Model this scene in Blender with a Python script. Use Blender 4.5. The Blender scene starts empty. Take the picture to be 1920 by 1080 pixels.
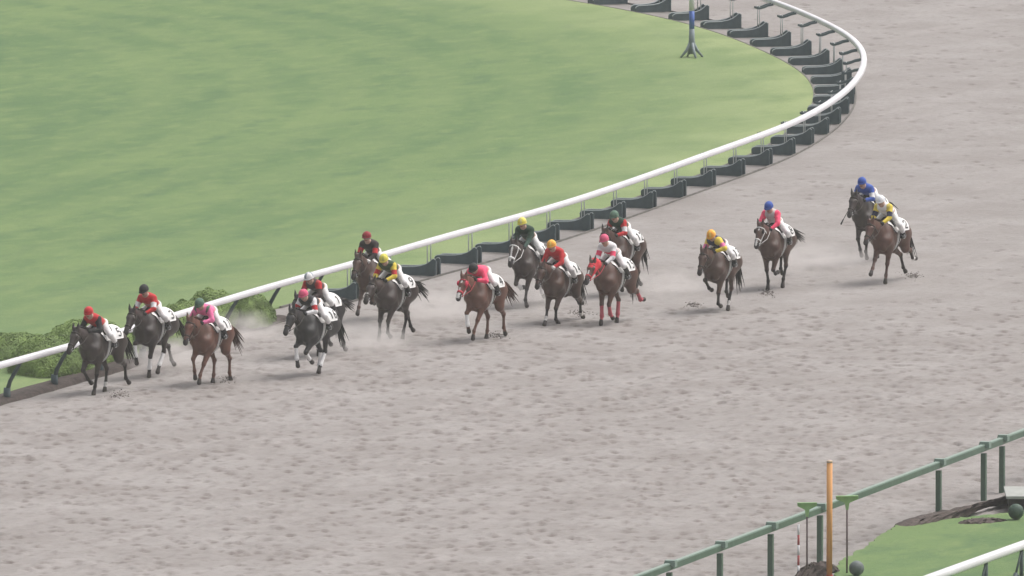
import bpy, math, random
import numpy as np
from mathutils import Vector, Matrix

R = math.radians
PI = math.pi
rng = np.random.default_rng(7)
random.seed(7)
S = bpy.context.scene
COL = S.collection

# ------------------------------------------------------------------ camera
CAM_Y, CAM_Z, PITCH, FPX = -418.0, 43.9, R(6.0), 31500.0   # long lens on the stand roof
cam = bpy.data.cameras.new('camera')
cam.sensor_fit = 'HORIZONTAL'
cam.angle = 2 * math.atan(960 / FPX)
cam.clip_start, cam.clip_end = 1.0, 4000
cam_o = bpy.data.objects.new('camera', cam)
cam_o.location = (0, CAM_Y, CAM_Z)
cam_o.rotation_euler = (PI / 2 - PITCH, 0, 0)
COL.objects.link(cam_o)
S.camera = cam_o

# ------------------------------------------------------------------ light
W = bpy.data.worlds.new('World')
S.world = W
W.use_nodes = True
nt = W.node_tree
bg = nt.nodes['Background']
sky = nt.nodes.new('ShaderNodeTexSky')
sky.sky_type = 'NISHITA'
sky.sun_disc = False
SUN_AZ, SUN_EL = R(70), R(62)
sky.sun_elevation = SUN_EL
sky.sun_rotation = SUN_AZ
sky.air_density = 1.0
sky.dust_density = 9.0
sky.ozone_density = 0.6
hs = nt.nodes.new('ShaderNodeHueSaturation')
hs.inputs['Saturation'].default_value = 0.35
nt.links.new(sky.outputs[0], hs.inputs['Color'])
nt.links.new(hs.outputs[0], bg.inputs[0])
bg.inputs[1].default_value = 0.15
sun = bpy.data.lights.new('sun', 'SUN')
sun.energy = 0.75
sun.angle = R(30)
sun.color = (1.0, 0.98, 0.965)
sun_o = bpy.data.objects.new('sun', sun)
d = Vector((math.sin(SUN_AZ) * math.cos(SUN_EL), math.cos(SUN_AZ) * math.cos(SUN_EL), math.sin(SUN_EL)))
sun_o.rotation_euler = d.to_track_quat('Z', 'Y').to_euler()
sun_o.location = (0, 0, 40)
COL.objects.link(sun_o)
S.view_settings.view_transform = 'Standard'
S.view_settings.look = 'None'
S.view_settings.exposure = 0.25
S.view_settings.gamma = 1.0
S.view_settings.use_curve_mapping = False
try:
    S.cycles.volume_bounces = 1
    S.cycles.max_bounces = 8
except Exception:
    pass

HAZE_DENSITY = 0.00015


def at(u, v, z=0.0):
    """ground point (height z) seen at photograph pixel u, v (1920 x 1080)"""
    x, y = (u - 960) / FPX, -(v - 540) / FPX
    dy = math.cos(PITCH) + y * math.sin(PITCH)
    dz = -math.sin(PITCH) + y * math.cos(PITCH)
    t = (z - CAM_Z) / dz
    return Vector((x * t, CAM_Y + dy * t, z))


# ------------------------------------------------------------------ materials
MATS = {}


def mat(name, col, rough=0.6, var=0.0, scale=6.0, bump=0.0, bscale=40.0, spec=0.3, col2=None, sheen=0.0, metal=0.0, stretch=None):
    if name in MATS:
        return MATS[name]
    m = bpy.data.materials.new(name)
    m.use_nodes = True
    t = m.node_tree
    b = t.nodes['Principled BSDF']
    b.inputs['Roughness'].default_value = rough
    b.inputs['Specular IOR Level'].default_value = spec
    b.inputs['Metallic'].default_value = metal
    b.inputs['Base Color'].default_value = (*col, 1)
    if sheen:
        b.inputs['Sheen Weight'].default_value = sheen
    tc = t.nodes.new('ShaderNodeTexCoord')
    vec = tc.outputs['Object']
    if stretch:
        mp = t.nodes.new('ShaderNodeMapping')
        mp.inputs['Scale'].default_value = stretch
        t.links.new(vec, mp.inputs[0])
        vec = mp.outputs[0]
    if var or col2:
        n = t.nodes.new('ShaderNodeTexNoise')
        n.inputs['Scale'].default_value = scale
        n.inputs['Detail'].default_value = 5
        n.inputs['Roughness'].default_value = 0.6
        t.links.new(vec, n.inputs['Vector'])
        r = t.nodes.new('ShaderNodeValToRGB')
        r.color_ramp.elements[0].position = 0.33
        r.color_ramp.elements[1].position = 0.68
        lo = col2 if col2 else tuple(c * (1 - var) for c in col)
        hi = tuple(min(1, c * (1 + var)) for c in col)
        r.color_ramp.elements[0].color = (*lo, 1)
        r.color_ramp.elements[1].color = (*hi, 1)
        t.links.new(n.outputs[0], r.inputs[0])
        t.links.new(r.outputs[0], b.inputs['Base Color'])
    if bump:
        n2 = t.nodes.new('ShaderNodeTexNoise')
        n2.inputs['Scale'].default_value = bscale
        n2.inputs['Detail'].default_value = 4
        t.links.new(vec, n2.inputs['Vector'])
        bp = t.nodes.new('ShaderNodeBump')
        bp.inputs['Strength'].default_value = bump
        bp.inputs['Distance'].default_value = 0.02
        t.links.new(n2.outputs[0], bp.inputs['Height'])
        t.links.new(bp.outputs[0], b.inputs['Normal'])
    MATS[name] = m
    return m


def fabric(name, col):
    return mat(name, col, 0.7, var=0.10, scale=9, bump=1.0, bscale=9, spec=0.25, sheen=0.1)


# ------------------------------------------------------------------ object helpers
def mesh_np(name, V, F, mats=None, mi=None, smooth=True):
    V = np.asarray(V, dtype=np.float32)
    me = bpy.data.meshes.new(name)
    if isinstance(F, np.ndarray):
        n, k = F.shape
        me.vertices.add(len(V))
        me.vertices.foreach_set('co', V.ravel())
        me.loops.add(n * k)
        me.loops.foreach_set('vertex_index', F.astype(np.int32).ravel())
        me.polygons.add(n)
        me.polygons.foreach_set('loop_start', np.arange(0, n * k, k, dtype=np.int32))
        me.polygons.foreach_set('loop_total', np.full(n, k, dtype=np.int32))
        me.update(calc_edges=True)
    else:
        me.from_pydata([tuple(map(float, v)) for v in V], [], F)
        n = len(F)
    if smooth and n:
        me.polygons.foreach_set('use_smooth', np.ones(len(me.polygons), dtype=bool))
    for m in (mats or []):
        me.materials.append(m)
    if mi is not None and n:
        me.polygons.foreach_set('material_index', np.asarray(mi, dtype=np.int32))
    me.update()
    return me


def link(name, data, parent=None, loc=None, mw=None):
    o = bpy.data.objects.new(name, data)
    COL.objects.link(o)
    if parent is not None:
        o.parent = parent
    if loc is not None:
        o.location = loc
    if mw is not None:
        o.matrix_local = mw
    return o


def tag(o, label=None, cat=None, group=None, kind=None):
    if label:
        o['label'] = label
    if cat:
        o['category'] = cat
    if group:
        o['group'] = group
    if kind:
        o['kind'] = kind
    return o


def thing(name, label, cat, loc=(0, 0, 0), rz=0.0, group=None, scale=1.0):
    o = link(name, None, None, loc)
    o.rotation_euler = (0, 0, rz)
    o.scale = (scale,) * 3
    o.empty_display_size = 0.3
    return tag(o, label, cat, group)


class MB:
    """collects simple shapes into one mesh"""

    def __init__(s):
        s.v, s.f, s.m = [], [], []

    def add(s, v, f, m=0):
        k = len(s.v)
        s.v += [tuple(x) for x in v]
        s.f += [tuple(i + k for i in q) for q in f]
        s.m += [m] * len(f)

    def tube(s, pts, r, n=8, m=0, ky=1.0, cap=True):
        pts = [Vector(p) for p in pts]
        if not hasattr(r, '__len__'):
            r = [r] * len(pts)
        v, f = [], []
        prev = None
        for i, p in enumerate(pts):
            a = pts[max(i - 1, 0)]
            b = pts[min(i + 1, len(pts) - 1)]
            t = (b - a).normalized()
            up = Vector((0, 0, 1)) if abs(t.z) < 0.95 else Vector((1, 0, 0))
            if prev is not None:
                e1 = (prev - t * prev.dot(t)).normalized()
            else:
                e1 = up.cross(t).normalized()
            prev = e1
            e2 = t.cross(e1)
            for j in range(n):
                q = 2 * PI * j / n
                v.append(p + e1 * (math.cos(q) * r[i]) + e2 * (math.sin(q) * r[i] * ky))
        for i in range(len(pts) - 1):
            for j in range(n):
                f.append((i * n + j, i * n + (j + 1) % n, (i + 1) * n + (j + 1) % n, (i + 1) * n + j))
        if cap:
            f.append(tuple(range(n - 1, -1, -1)))
            f.append(tuple(range((len(pts) - 1) * n, len(pts) * n)))
        s.add(v, f, m)

    def box(s, c, sz, m=0, rot=None, bev=0.0):
        x, y, z = (q / 2 for q in sz)
        v = [Vector((sx * x, sy * y, sz_ * z)) for sx in (-1, 1) for sy in (-1, 1) for sz_ in (-1, 1)]
        if rot is not None:
            v = [rot @ p for p in v]
        v = [p + Vector(c) for p in v]
        f = [(0, 1, 3, 2), (4, 6, 7, 5), (0, 4, 5, 1), (2, 3, 7, 6), (0, 2, 6, 4), (1, 5, 7, 3)]
        s.add(v, f, m)

    def prism(s, prof, y0, y1, m=0):
        """profile in x,z pulled along y"""
        n = len(prof)
        v = [(p[0], y0, p[1]) for p in prof] + [(p[0], y1, p[1]) for p in prof]
        f = [tuple(range(n)), tuple(range(2 * n - 1, n - 1, -1))]
        for i in range(n):
            j = (i + 1) % n
            f.append((j, i, n + i, n + j))
        s.add(v, f, m)

    def ball(s, c, r, n=12, m=0, k=(1, 1, 1)):
        v, f = [], []
        rings = n // 2
        for i in range(rings + 1):
            a = PI * i / rings
            for j in range(n):
                b = 2 * PI * j / n
                v.append((c[0] + r * k[0] * math.sin(a) * math.cos(b), c[1] + r * k[1] * math.sin(a) * math.sin(b), c[2] + r * k[2] * math.cos(a)))
        for i in range(rings):
            for j in range(n):
                f.append((i * n + j, (i + 1) * n + j, (i + 1) * n + (j + 1) % n, i * n + (j + 1) % n))
        s.add(v, f, m)

    def mesh(s, name, mats, smooth=False):
        return mesh_np(name, s.v, s.f, mats, s.m, smooth)

    def build(s, name, mats, parent=None, smooth=False, loc=None):
        return link(name, s.mesh(name, mats if isinstance(mats, (list, tuple)) else [mats], smooth), parent, loc)


# ------------------------------------------------------------------ numpy noise
def vnoise(x, y, seed=0):
    xi, yi = np.floor(x).astype(np.int64), np.floor(y).astype(np.int64)
    fx, fy = x - xi, y - yi
    fx = fx * fx * (3 - 2 * fx)
    fy = fy * fy * (3 - 2 * fy)

    def h(a, b):
        n = (a * 374761393 + b * 668265263 + seed * 974634777) & 0xFFFFFFFF
        n = ((n ^ (n >> 13)) * 1274126177) & 0xFFFFFFFF
        return ((n ^ (n >> 16)) & 0xFFFF) / 65535.0
    return (h(xi, yi) * (1 - fx) + h(xi + 1, yi) * fx) * (1 - fy) + (h(xi, yi + 1) * (1 - fx) + h(xi + 1, yi + 1) * fx) * fy


# ------------------------------------------------------------------ the bend: rail line in plan
RAIL_Z = 1.0
rail_px = [(0, 685), (144, 646), (244, 618), (500, 539), (664, 495), (819, 448), (1037, 389), (1200, 335), (1375, 272),
           (1478, 236), (1550, 198), (1586, 172), (1610, 147), (1623, 118), (1619, 94), (1603, 75), (1577, 57), (1537, 38), (1488, 17), (1451, 2)]
rp = [at(u, v, RAIL_Z).to_2d() for u, v in rail_px]
rp = [rp[0] + (rp[0] - rp[2]).normalized() * L for L in (60, 30)] + rp
e = (rp[-1] - rp[-4]).normalized()
ang = math.atan2(e.y, e.x)
p = rp[-1].copy()
for k in range(26):                                   # the bend goes on beyond the top of the frame
    ang += 4.0 / 46.0
    p = p + Vector((math.cos(ang), math.sin(ang))) * 4.0
    rp.append(p.copy())


def resample(pts, step):
    P = np.array([tuple(q) for q in pts])
    out = []
    for i in range(len(P) - 1):
        p0, p1, p2, p3 = P[max(i - 1, 0)], P[i], P[i + 1], P[min(i + 2, len(P) - 1)]
        for t in np.linspace(0, 1, 24, endpoint=False):
            out.append(0.5 * ((2 * p1) + (-p0 + p2) * t + (2 * p0 - 5 * p1 + 4 * p2 - p3) * t * t + (-p0 + 3 * p1 - 3 * p2 + p3) * t ** 3))
    out.append(P[-1])
    P = np.array(out)
    L = np.concatenate([[0], np.cumsum(np.hypot(*np.diff(P, axis=0).T))])
    s = np.arange(0, L[-1], step)
    return np.stack([np.interp(s, L, P[:, 0]), np.interp(s, L, P[:, 1])], 1)


rail_c = resample(rp, 0.5)
for _ in range(60):                                    # even out the hand-read points
    rail_c[1:-1] = 0.5 * rail_c[1:-1] + 0.25 * (rail_c[:-2] + rail_c[2:])
T = np.gradient(rail_c, axis=0)
T /= np.linalg.norm(T, axis=1)[:, None]
NOUT = np.stack([T[:, 1], -T[:, 0]], 1)                # outward, towards the track
W_RAIL = 1.42                                          # rail line lies this far outside the turf edge


def off_curve(w):                                      # w metres outward from the turf edge
    return rail_c + NOUT * (w - W_RAIL)


SL = np.arange(len(rail_c)) * 0.5
i_left = int(np.argmin(np.abs(rail_c[:, 0] - at(628, 505, RAIL_Z).x) + np.where(rail_c[:, 1] > 60, 99, 0)))   # cantilever units begin here

turf_edge = off_curve(0.0)
board_c = off_curve(1.2)


def dist_out(x, y, curve):
    """signed distance (plus = track side) of points to a curve, curve is coarse enough"""
    c = curve[::2]
    n = NOUT[::2]
    out = np.empty(len(x))
    for a in range(0, len(x), 60000):
        q = np.stack([x[a:a + 60000], y[a:a + 60000]], 1)
        dd = ((q[:, None, :] - c[None, :, :]) ** 2).sum(2)
        j = dd.argmin(1)
        out[a:a + 60000] = ((q - c[j]) * n[j]).sum(1)
    return out


# ------------------------------------------------------------------ setting: ground
g = MB()
g.add([(-800, -800, -0.22), (800, -800, -0.22), (800, 800, -0.22), (-800, 800, -0.22)], [(0, 1, 2, 3)])
tag(g.build('ground', mat('far_ground', (0.16, 0.19, 0.09), 0.95, var=0.2, scale=0.05)), kind='structure')


def sand_material():
    m = bpy.data.materials.new('sand')
    m.use_nodes = True
    t = m.node_tree
    b = t.nodes['Principled BSDF']
    b.inputs['Roughness'].default_value = 0.95
    b.inputs['Specular IOR Level'].default_value = 0.15
    tc = t.nodes.new('ShaderNodeTexCoord')

    def noise(sc, det, rg=0.6, stretch=None):
        n = t.nodes.new('ShaderNodeTexNoise')
        n.inputs['Scale'].default_value = sc
        n.inputs['Detail'].default_value = det
        n.inputs['Roughness'].default_value = rg
        if stretch:
            mp = t.nodes.new('ShaderNodeMapping')
            mp.vector_type = 'TEXTURE'
            mp.inputs['Scale'].default_value = stretch
            mp.inputs['Rotation'].default_value = (0, 0, R(-20))
            t.links.new(tc.outputs['Object'], mp.inputs[0])
            t.links.new(mp.outputs[0], n.inputs['Vector'])
        else:
            t.links.new(tc.outputs['Object'], n.inputs['Vector'])
        return n.outputs[0]

    def mix(a, bb, fac):
        x = t.nodes.new('ShaderNodeMix')
        x.data_type = 'RGBA'
        for s_, k in ((a, 6), (bb, 7)):
            if isinstance(s_, tuple):
                x.inputs[k].default_value = (*s_, 1)
            else:
                t.links.new(s_, x.inputs[k])
        t.links.new(fac, x.inputs[0])
        return x.outputs[2]

    def ramp(src, lo, hi):
        r = t.nodes.new('ShaderNodeMapRange')
        r.inputs[1].default_value, r.inputs[2].default_value = lo, hi
        t.links.new(src, r.inputs[0])
        return r.outputs[0]
    c = mix((0.246, 0.227, 0.217), (0.303, 0.285, 0.276), ramp(noise(0.35, 6), 0.35, 0.65))
    c = mix(c, (0.190, 0.166, 0.156), ramp(noise(5.0, 5, 0.7), 0.5, 0.85))
    c = mix(c, (0.34, 0.316, 0.306), ramp(noise(1.0, 4, 0.5, (0.9, 7.0, 1)), 0.55, 0.95))
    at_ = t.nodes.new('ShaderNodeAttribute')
    at_.attribute_name = 'damp_shade'
    c = mix(c, (0.125, 0.102, 0.094), at_.outputs['Fac'])  # shade of the dents painted into the colour, along with damp sand
    t.links.new(c, b.inputs['Base Color'])
    bp = t.nodes.new('ShaderNodeBump')
    bp.inputs['Strength'].default_value = 0.6
    bp.inputs['Distance'].default_value = 0.03
    t.links.new(noise(14.0, 5, 0.7), bp.inputs['Height'])
    t.links.new(bp.outputs[0], b.inputs['Normal'])
    return m


SAND = sand_material()


def build_sand():
    xs = np.arange(-17.5, 17.6, 0.075)
    ys = np.arange(-66, 90, 0.11)
    X, Y = np.meshgrid(xs, ys, indexing='ij')
    nx, ny = X.shape
    wo = dist_out(X[::8, ::8].ravel(), Y[::8, ::8].ravel(), turf_edge).reshape(X[::8, ::8].shape)
    # bilinear upsample of the distance field
    ix = np.linspace(0, wo.shape[0] - 1.001, nx) * ((nx - 1) / 8) / (wo.shape[0] - 1)
    iy = np.linspace(0, wo.shape[1] - 1.001, ny) * ((ny - 1) / 8) / (wo.shape[1] - 1)
    ix = np.clip(np.arange(nx) / 8, 0, wo.shape[0] - 1.001)
    iy = np.clip(np.arange(ny) / 8, 0, wo.shape[1] - 1.001)
    a, b = ix.astype(int), iy.astype(int)
    fa, fb = (ix - a)[:, None], (iy - b)[None, :]
    WO = (wo[a][:, b] * (1 - fa) + wo[a + 1][:, b] * fa) * (1 - fb) + (wo[a][:, b + 1] * (1 - fa) + wo[a + 1][:, b + 1] * fa) * fb
    # relief: soft waves, lumps, then hoof marks
    rough = np.clip((-Y - 2) / 14, 0, 1) * 0.85 + 0.15                      # the near, outer part is churned
    rough = np.maximum(rough, np.clip((Y - 22) / 20, 0, 1) * 0.35)
    AL, CR = X * 0.34 + Y * 0.94, X * 0.94 - Y * 0.34                       # along and across the running line
    lum = vnoise(CR * 4.6, AL * 2.2, 3) * 0.55 + vnoise(CR * 9.1, AL * 5.0, 4) * 0.45
    lum = np.clip(lum - 0.42, 0, 1)
    big = vnoise(X * 0.35, Y * 0.35, 9)
    Z = (vnoise(X * 0.5, Y * 0.3, 1) - 0.5) * 0.03 + lum * 0.085 * rough * (0.5 + big) + (vnoise(X * 13, Y * 9, 5) - 0.5) * 0.014
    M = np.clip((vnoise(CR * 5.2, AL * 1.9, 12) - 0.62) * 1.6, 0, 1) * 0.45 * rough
    n = 17000
    r2 = np.random.default_rng(11)
    hx = r2.uniform(-17, 17, n)
    hy = r2.uniform(-64, 88, n)
    keep = r2.random(n) < np.where(hy < -5, 1.0, np.where(hy < 22, 0.12, 0.22))
    for x0, y0 in zip(hx[keep], hy[keep]):
        i, j = int((x0 + 17.5) / 0.075), int((y0 + 66) / 0.11)
        rad = r2.uniform(0.06, 0.12)
        i0, i1, j0, j1 = max(i - 5, 0), i + 6, max(j - 4, 0), j + 5
        dx, dy = X[i0:i1, j0:j1] - x0, Y[i0:i1, j0:j1] - y0
        q = np.sqrt(dx * dx + dy * dy * 0.6) / rad
        dep = r2.uniform(0.03, 0.075)
        Z[i0:i1, j0:j1] += -dep * np.exp(-q * q * 1.6) + dep * 0.75 * np.exp(-((dy / rad - 1.2) ** 2 + (dx / rad) ** 2 * 0.7) * 1.5)
        M[i0:i1, j0:j1] = np.maximum(M[i0:i1, j0:j1], np.exp(-q * q * 1.3) * r2.uniform(0.3, 0.9) * (1.0 if y0 < -5 else 0.6))  # each hoof dent painted darker for its shade and damp kicked sand
    for (u0, v0), (u1, v1), hh, ww in (((0, 1001), (1440, 1056), 0.045, 0.20), ((100, 985), (760, 1008), 0.03, 0.16), ((900, 1020), (1450, 1040), 0.03, 0.14)):
        a_, b_ = at(u0, v0), at(u1, v1)                      # ridges left by the harrow
        dd = (b_ - a_).normalized()
        al = (X - a_.x) * dd.x + (Y - a_.y) * dd.y
        ac = (X - a_.x) * dd.y - (Y - a_.y) * dd.x + (vnoise(al * 0.4, al * 0, 5) - 0.5) * 0.25
        on = (al > 0) & (al < (b_ - a_).length)
        brk = np.clip(vnoise(al * 0.6, al * 0 + 3, 8) * 2 - 0.5, 0, 1)
        rdg = np.where(on, np.exp(-(ac / ww) ** 2) * brk, 0)
        Z = Z * (1 - 0.8 * rdg) + rdg * hh
        M *= 1 - rdg
    fade = np.clip((WO - 1.1) / 1.2, 0, 1)
    Z = Z * fade - (1 - fade) * 0.02
    Z = np.minimum(Z, 0.13)
    V = np.stack([X, Y, Z], 2).reshape(-1, 3)
    idx = np.arange(nx * ny).reshape(nx, ny)
    F = np.stack([idx[:-1, :-1], idx[1:, :-1], idx[1:, 1:], idx[:-1, 1:]], 2).reshape(-1, 4)
    dist = (Y - CAM_Y)
    vis = (np.abs(X) < dist * 0.0305 + 1.6) & (WO > -0.8)
    k = (vis[:-1, :-1] & vis[1:, 1:]).reshape(-1)
    F = F[k]
    used = np.unique(F)
    remap = np.full(len(V), -1)
    remap[used] = np.arange(len(used))
    me = mesh_np('sand_track', V[used], remap[F], [SAND])
    at_ = me.attributes.new('damp_shade', 'FLOAT', 'POINT')
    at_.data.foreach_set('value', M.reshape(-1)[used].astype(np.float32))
    tag(link('sand_track', me), kind='structure')
    return X, Y, Z


SX, SY, SZ = build_sand()


def sand_z(x, y):
    i = int(round((x + 17.5) / 0.075))
    j = int(round((y + 66) / 0.11))
    if 0 <= i < SX.shape[0] and 0 <= j < SX.shape[1]:
        return float(SZ[i, j])
    return 0.0


# sand carries on, smooth, round the churned part
g = MB()
g.add([(-30, -110, -0.16), (90, -110, -0.16), (90, 190, -0.16), (-30, 190, -0.16)], [(0, 1, 2, 3)])
tag(g.build('outer_track', SAND), kind='structure')


# ------------------------------------------------------------------ setting: turf
def turf_material(name, edge=True):
    m = bpy.data.materials.new(name)
    m.use_nodes = True
    t = m.node_tree
    b = t.nodes['Principled BSDF']
    b.inputs['Roughness'].default_value = 0.9
    b.inputs['Specular IOR Level'].default_value = 0.15
    b.inputs['Sheen Weight'].default_value = 0.1
    tc = t.nodes.new('ShaderNodeTexCoord')
    cur = None

    def noise(sc, det=5, rg=0.6):
        n = t.nodes.new('ShaderNodeTexNoise')
        n.inputs['Scale'].default_value = sc
        n.inputs['Detail'].default_value = det
        n.inputs['Roughness'].default_value = rg
        mp = t.nodes.new('ShaderNodeMapping')
        mp.vector_type = 'TEXTURE'
        mp.inputs['Scale'].default_value = (1, 2.4, 1)
        mp.inputs['Rotation'].default_value = (0, 0, R(-22))
        t.links.new(tc.outputs['Object'], mp.inputs[0])
        t.links.new(mp.outputs[0], n.inputs['Vector'])
        return n.outputs[0]

    def rampf(src, lo, hi):
        r = t.nodes.new('ShaderNodeMapRange')
        r.inputs[1].default_value, r.inputs[2].default_value = lo, hi
        t.links.new(src, r.inputs[0])
        return r.outputs[0]

    def mix(a, bb, fac):
        x = t.nodes.new('ShaderNodeMix')
        x.data_type = 'RGBA'
        for s_, k in ((a, 6), (bb, 7)):
            if isinstance(s_, tuple):
                x.inputs[k].default_value = (*s_, 1)
            else:
                t.links.new(s_, x.inputs[k])
        if isinstance(fac, float):
            x.inputs[0].default_value = fac
        else:
            t.links.new(fac, x.inputs[0])
        return x.outputs[2]
    c = mix((0.086, 0.158, 0.053), (0.130, 0.203, 0.068), rampf(noise(0.2, 8, 0.68), 0.40, 0.60))
    c = mix(c, (0.066, 0.132, 0.050), rampf(noise(1.0, 6, 0.7), 0.5, 0.72))
    c = mix(c, (0.165, 0.228, 0.082), rampf(noise(1.6, 6, 0.72), 0.5, 0.76))
    c = mix(c, (0.085, 0.145, 0.06), rampf(noise(9.0, 4, 0.8), 0.5, 1.0))
    if edge:
        ad = t.nodes.new('ShaderNodeAttribute')
        ad.attribute_name = 'inward'
        jit = t.nodes.new('ShaderNodeMath')
        jit.operation = 'ADD'
        t.links.new(ad.outputs['Fac'], jit.inputs[0])
        t.links.new(noise(0.7, 3), jit.inputs[1])
        sn = t.nodes.new('ShaderNodeMath')
        sn.operation = 'MULTIPLY'
        sn.inputs[1].default_value = 2 * PI / 2.6
        t.links.new(jit.outputs[0], sn.inputs[0])
        s2 = t.nodes.new('ShaderNodeMath')
        s2.operation = 'SINE'
        t.links.new(sn.outputs[0], s2.inputs[0])
        s3 = t.nodes.new('ShaderNodeMapRange')
        s3.inputs[1].default_value, s3.inputs[2].default_value = -0.5, 0.5
        s3.inputs[3].default_value, s3.inputs[4].default_value = 0.0, 0.28
        t.links.new(s2.outputs[0], s3.inputs[0])
        c = mix(c, (0.165, 0.230, 0.082), s3.outputs[0])          # mowing bands follow the bend
        a = t.nodes.new('ShaderNodeAttribute')
        a.attribute_name = 'edge'
        mu = t.nodes.new('ShaderNodeMath')
        mu.operation = 'MULTIPLY'
        t.links.new(a.outputs['Fac'], mu.inputs[0])
        t.links.new(rampf(noise(0.5, 5), 0.25, 0.6), mu.inputs[1])
        c = mix(c, (0.255, 0.31, 0.135), mu.outputs[0])
    t.links.new(c, b.inputs['Base Color'])
    bp = t.nodes.new('ShaderNodeBump')
    bp.inputs['Strength'].default_value = 0.7
    bp.inputs['Distance'].default_value = 0.05
    t.links.new(noise(7.0, 6, 0.75), bp.inputs['Height'])
    t.links.new(bp.outputs[0], b.inputs['Normal'])
    return m


TURF = turf_material('turf')
TZ = 0.05


OUTGROW = np.clip((i_left - 2 - np.arange(len(rail_c))) / 10.0, 0, 1) * 0.5     # along the straight the grass comes nearer the track


def build_turf():
    rows = [0.0, 0.25, 0.8, 1.8, 3.2, 5.0, 7.5, 10.0, 13.0, 16.0, 20.0]
    V, F, A, Dn = [], [], [], []
    curves = [rail_c + NOUT * (OUTGROW - w - W_RAIL)[:, None] for w in rows]
    n = len(curves[0])
    V += [(x, y, -0.1) for x, y in curves[0]]
    A += [1.0] * n
    Dn += [0.0] * n
    for w, c in zip(rows, curves):
        V += [(x, y, 0.025 + 0.045 * min(w, 1)) for x, y in c]
        A += [max(0, 1 - w / 6.0) * (0.55 + 0.45 * min(1, max(0, (y_ + 5) / 40))) for x_, y_ in c]
        Dn += [w] * n
    for r in range(len(rows)):
        for i in range(n - 1):
            a, b = r * n + i, (r + 1) * n + i
            F.append((a, a + 1, b + 1, b))
    last = (len(rows)) * n
    k = len(V)
    V += [(-260, V[-1][1], TZ + 0.02), (-260, -160, TZ + 0.02)]
    A += [0, 0]
    Dn += [20.0, 20.0]
    F.append(tuple([last + i for i in range(n)] + [k, k + 1]))
    me = mesh_np('turf', np.array(V), F, [TURF], smooth=False)
    for nm, arr in (('edge', A), ('inward', Dn)):
        at_ = me.attributes.new(nm, 'FLOAT', 'POINT')
        at_.data.foreach_set('value', np.array(arr, dtype=np.float32))
    tag(link('turf', me), kind='structure')


build_turf()

# turf-side and track-side edging boards
WOOD = mat('edging', (0.17, 0.16, 0.15), 0.85, var=0.25, scale=3)


def edging(name, w, h, t_, i0, i1, z0=-0.1):
    c = off_curve(w)[i0:i1]
    nn = NOUT[i0:i1]
    a, b = c - nn * t_ / 2, c + nn * t_ / 2
    n = len(c)
    V = [(x, y, z0) for x, y in a] + [(x, y, h) for x, y in a] + [(x, y, h) for x, y in b] + [(x, y, z0) for x, y in b]
    F = []
    for r in range(3):
        for i in range(n - 1):
            F.append((r * n + i, r * n + i + 1, (r + 1) * n + i + 1, (r + 1) * n + i))
    tag(link(name, mesh_np(name, np.array(V), F, [WOOD], smooth=False)), kind='structure')


edging('turf_kerb', 0.03, 0.035, 0.05, i_left, len(rail_c))
edging('track_kerb', 1.2, 0.025, 0.04, i_left - 8, len(rail_c))


# dark soil bank along the straight
def soil_bank():
    i0, i1 = 0, i_left - 4
    ws = [0.44, 0.52, 0.68, 0.9, 1.05, 1.16, 1.22]
    zs = [0.02, 0.06, 0.09, 0.10, 0.09, 0.05, -0.08]
    V, F = [], []
    n = i1 - i0
    for w, z in zip(ws, zs):
        c = off_curve(w)[i0:i1]
        nz = vnoise(c[:, 0] * 3 + w * 31, c[:, 1] * 1.5, 8) - 0.5
        V += [(x + NOUT[i0 + i][0] * nz[i] * 0.12, y + NOUT[i0 + i][1] * nz[i] * 0.12, z + nz[i] * 0.05) for i, (x, y) in enumerate(c)]
    for r in range(len(ws) - 1):
        for i in range(n - 1):
            F.append((r * n + i, (r + 1) * n + i, (r + 1) * n + i + 1, r * n + i + 1))
    tag(link('soil_bank', mesh_np('soil_bank', np.array(V), F, [mat('dark_soil', (0.075, 0.06, 0.055), 0.95, var=0.35, scale=5, bump=0.8, bscale=25)])), kind='structure')


soil_bank()

# ------------------------------------------------------------------ inner rail
WHITE = mat('white_plastic', (0.70, 0.69, 0.72), 0.4, var=0.06, scale=1.2)
PAD = mat('pad_plastic', (0.068, 0.098, 0.108), 0.5, var=0.15, scale=4)
PADRIM_LIT = mat('pad_rim_lit', (0.36, 0.40, 0.41), 0.5, var=0.1, scale=6)  # pale tone paints the light along the top edges of the plates
STEEL = mat('galvanised', (0.42, 0.44, 0.44), 0.45, var=0.1, scale=8, metal=0.3)
POSTG = mat('post_green', (0.06, 0.085, 0.085), 0.55, var=0.15, scale=5)


def profile_sweep(name, curve, normals, z, prof, mats, parent):
    """sweep a closed profile (outward, up) along a plan curve"""
    n, k = len(curve), len(prof)
    V = []
    for i in range(n):
        for a, b in prof:
            V.append((curve[i][0] + normals[i][0] * a, curve[i][1] + normals[i][1] * a, z + b))
    F = []
    for i in range(n - 1):
        for j in range(k):
            F.append((i * k + j, i * k + (j + 1) % k, (i + 1) * k + (j + 1) % k, (i + 1) * k + j))
    return link(name, mesh_np(name, np.array(V), F, mats), parent)


rail = thing('inner_rail', 'white curved running rail on the inside of the bend, held by dark cantilever supports', 'running rail', (rail_c[60][0], rail_c[60][1], 0))
prof = [(0.085 * math.copysign(abs(math.cos(a)) ** 0.6, math.cos(a)), 0.076 * math.copysign(abs(math.sin(a)) ** 0.6, math.sin(a))) for a in np.linspace(0, 2 * PI, 16, endpoint=False)]
off0 = rail.location.to_2d()
profile_sweep('top_rail', rail_c[::2] - np.array(off0), NOUT[::2], RAIL_Z, prof, [WHITE], rail)

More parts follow.
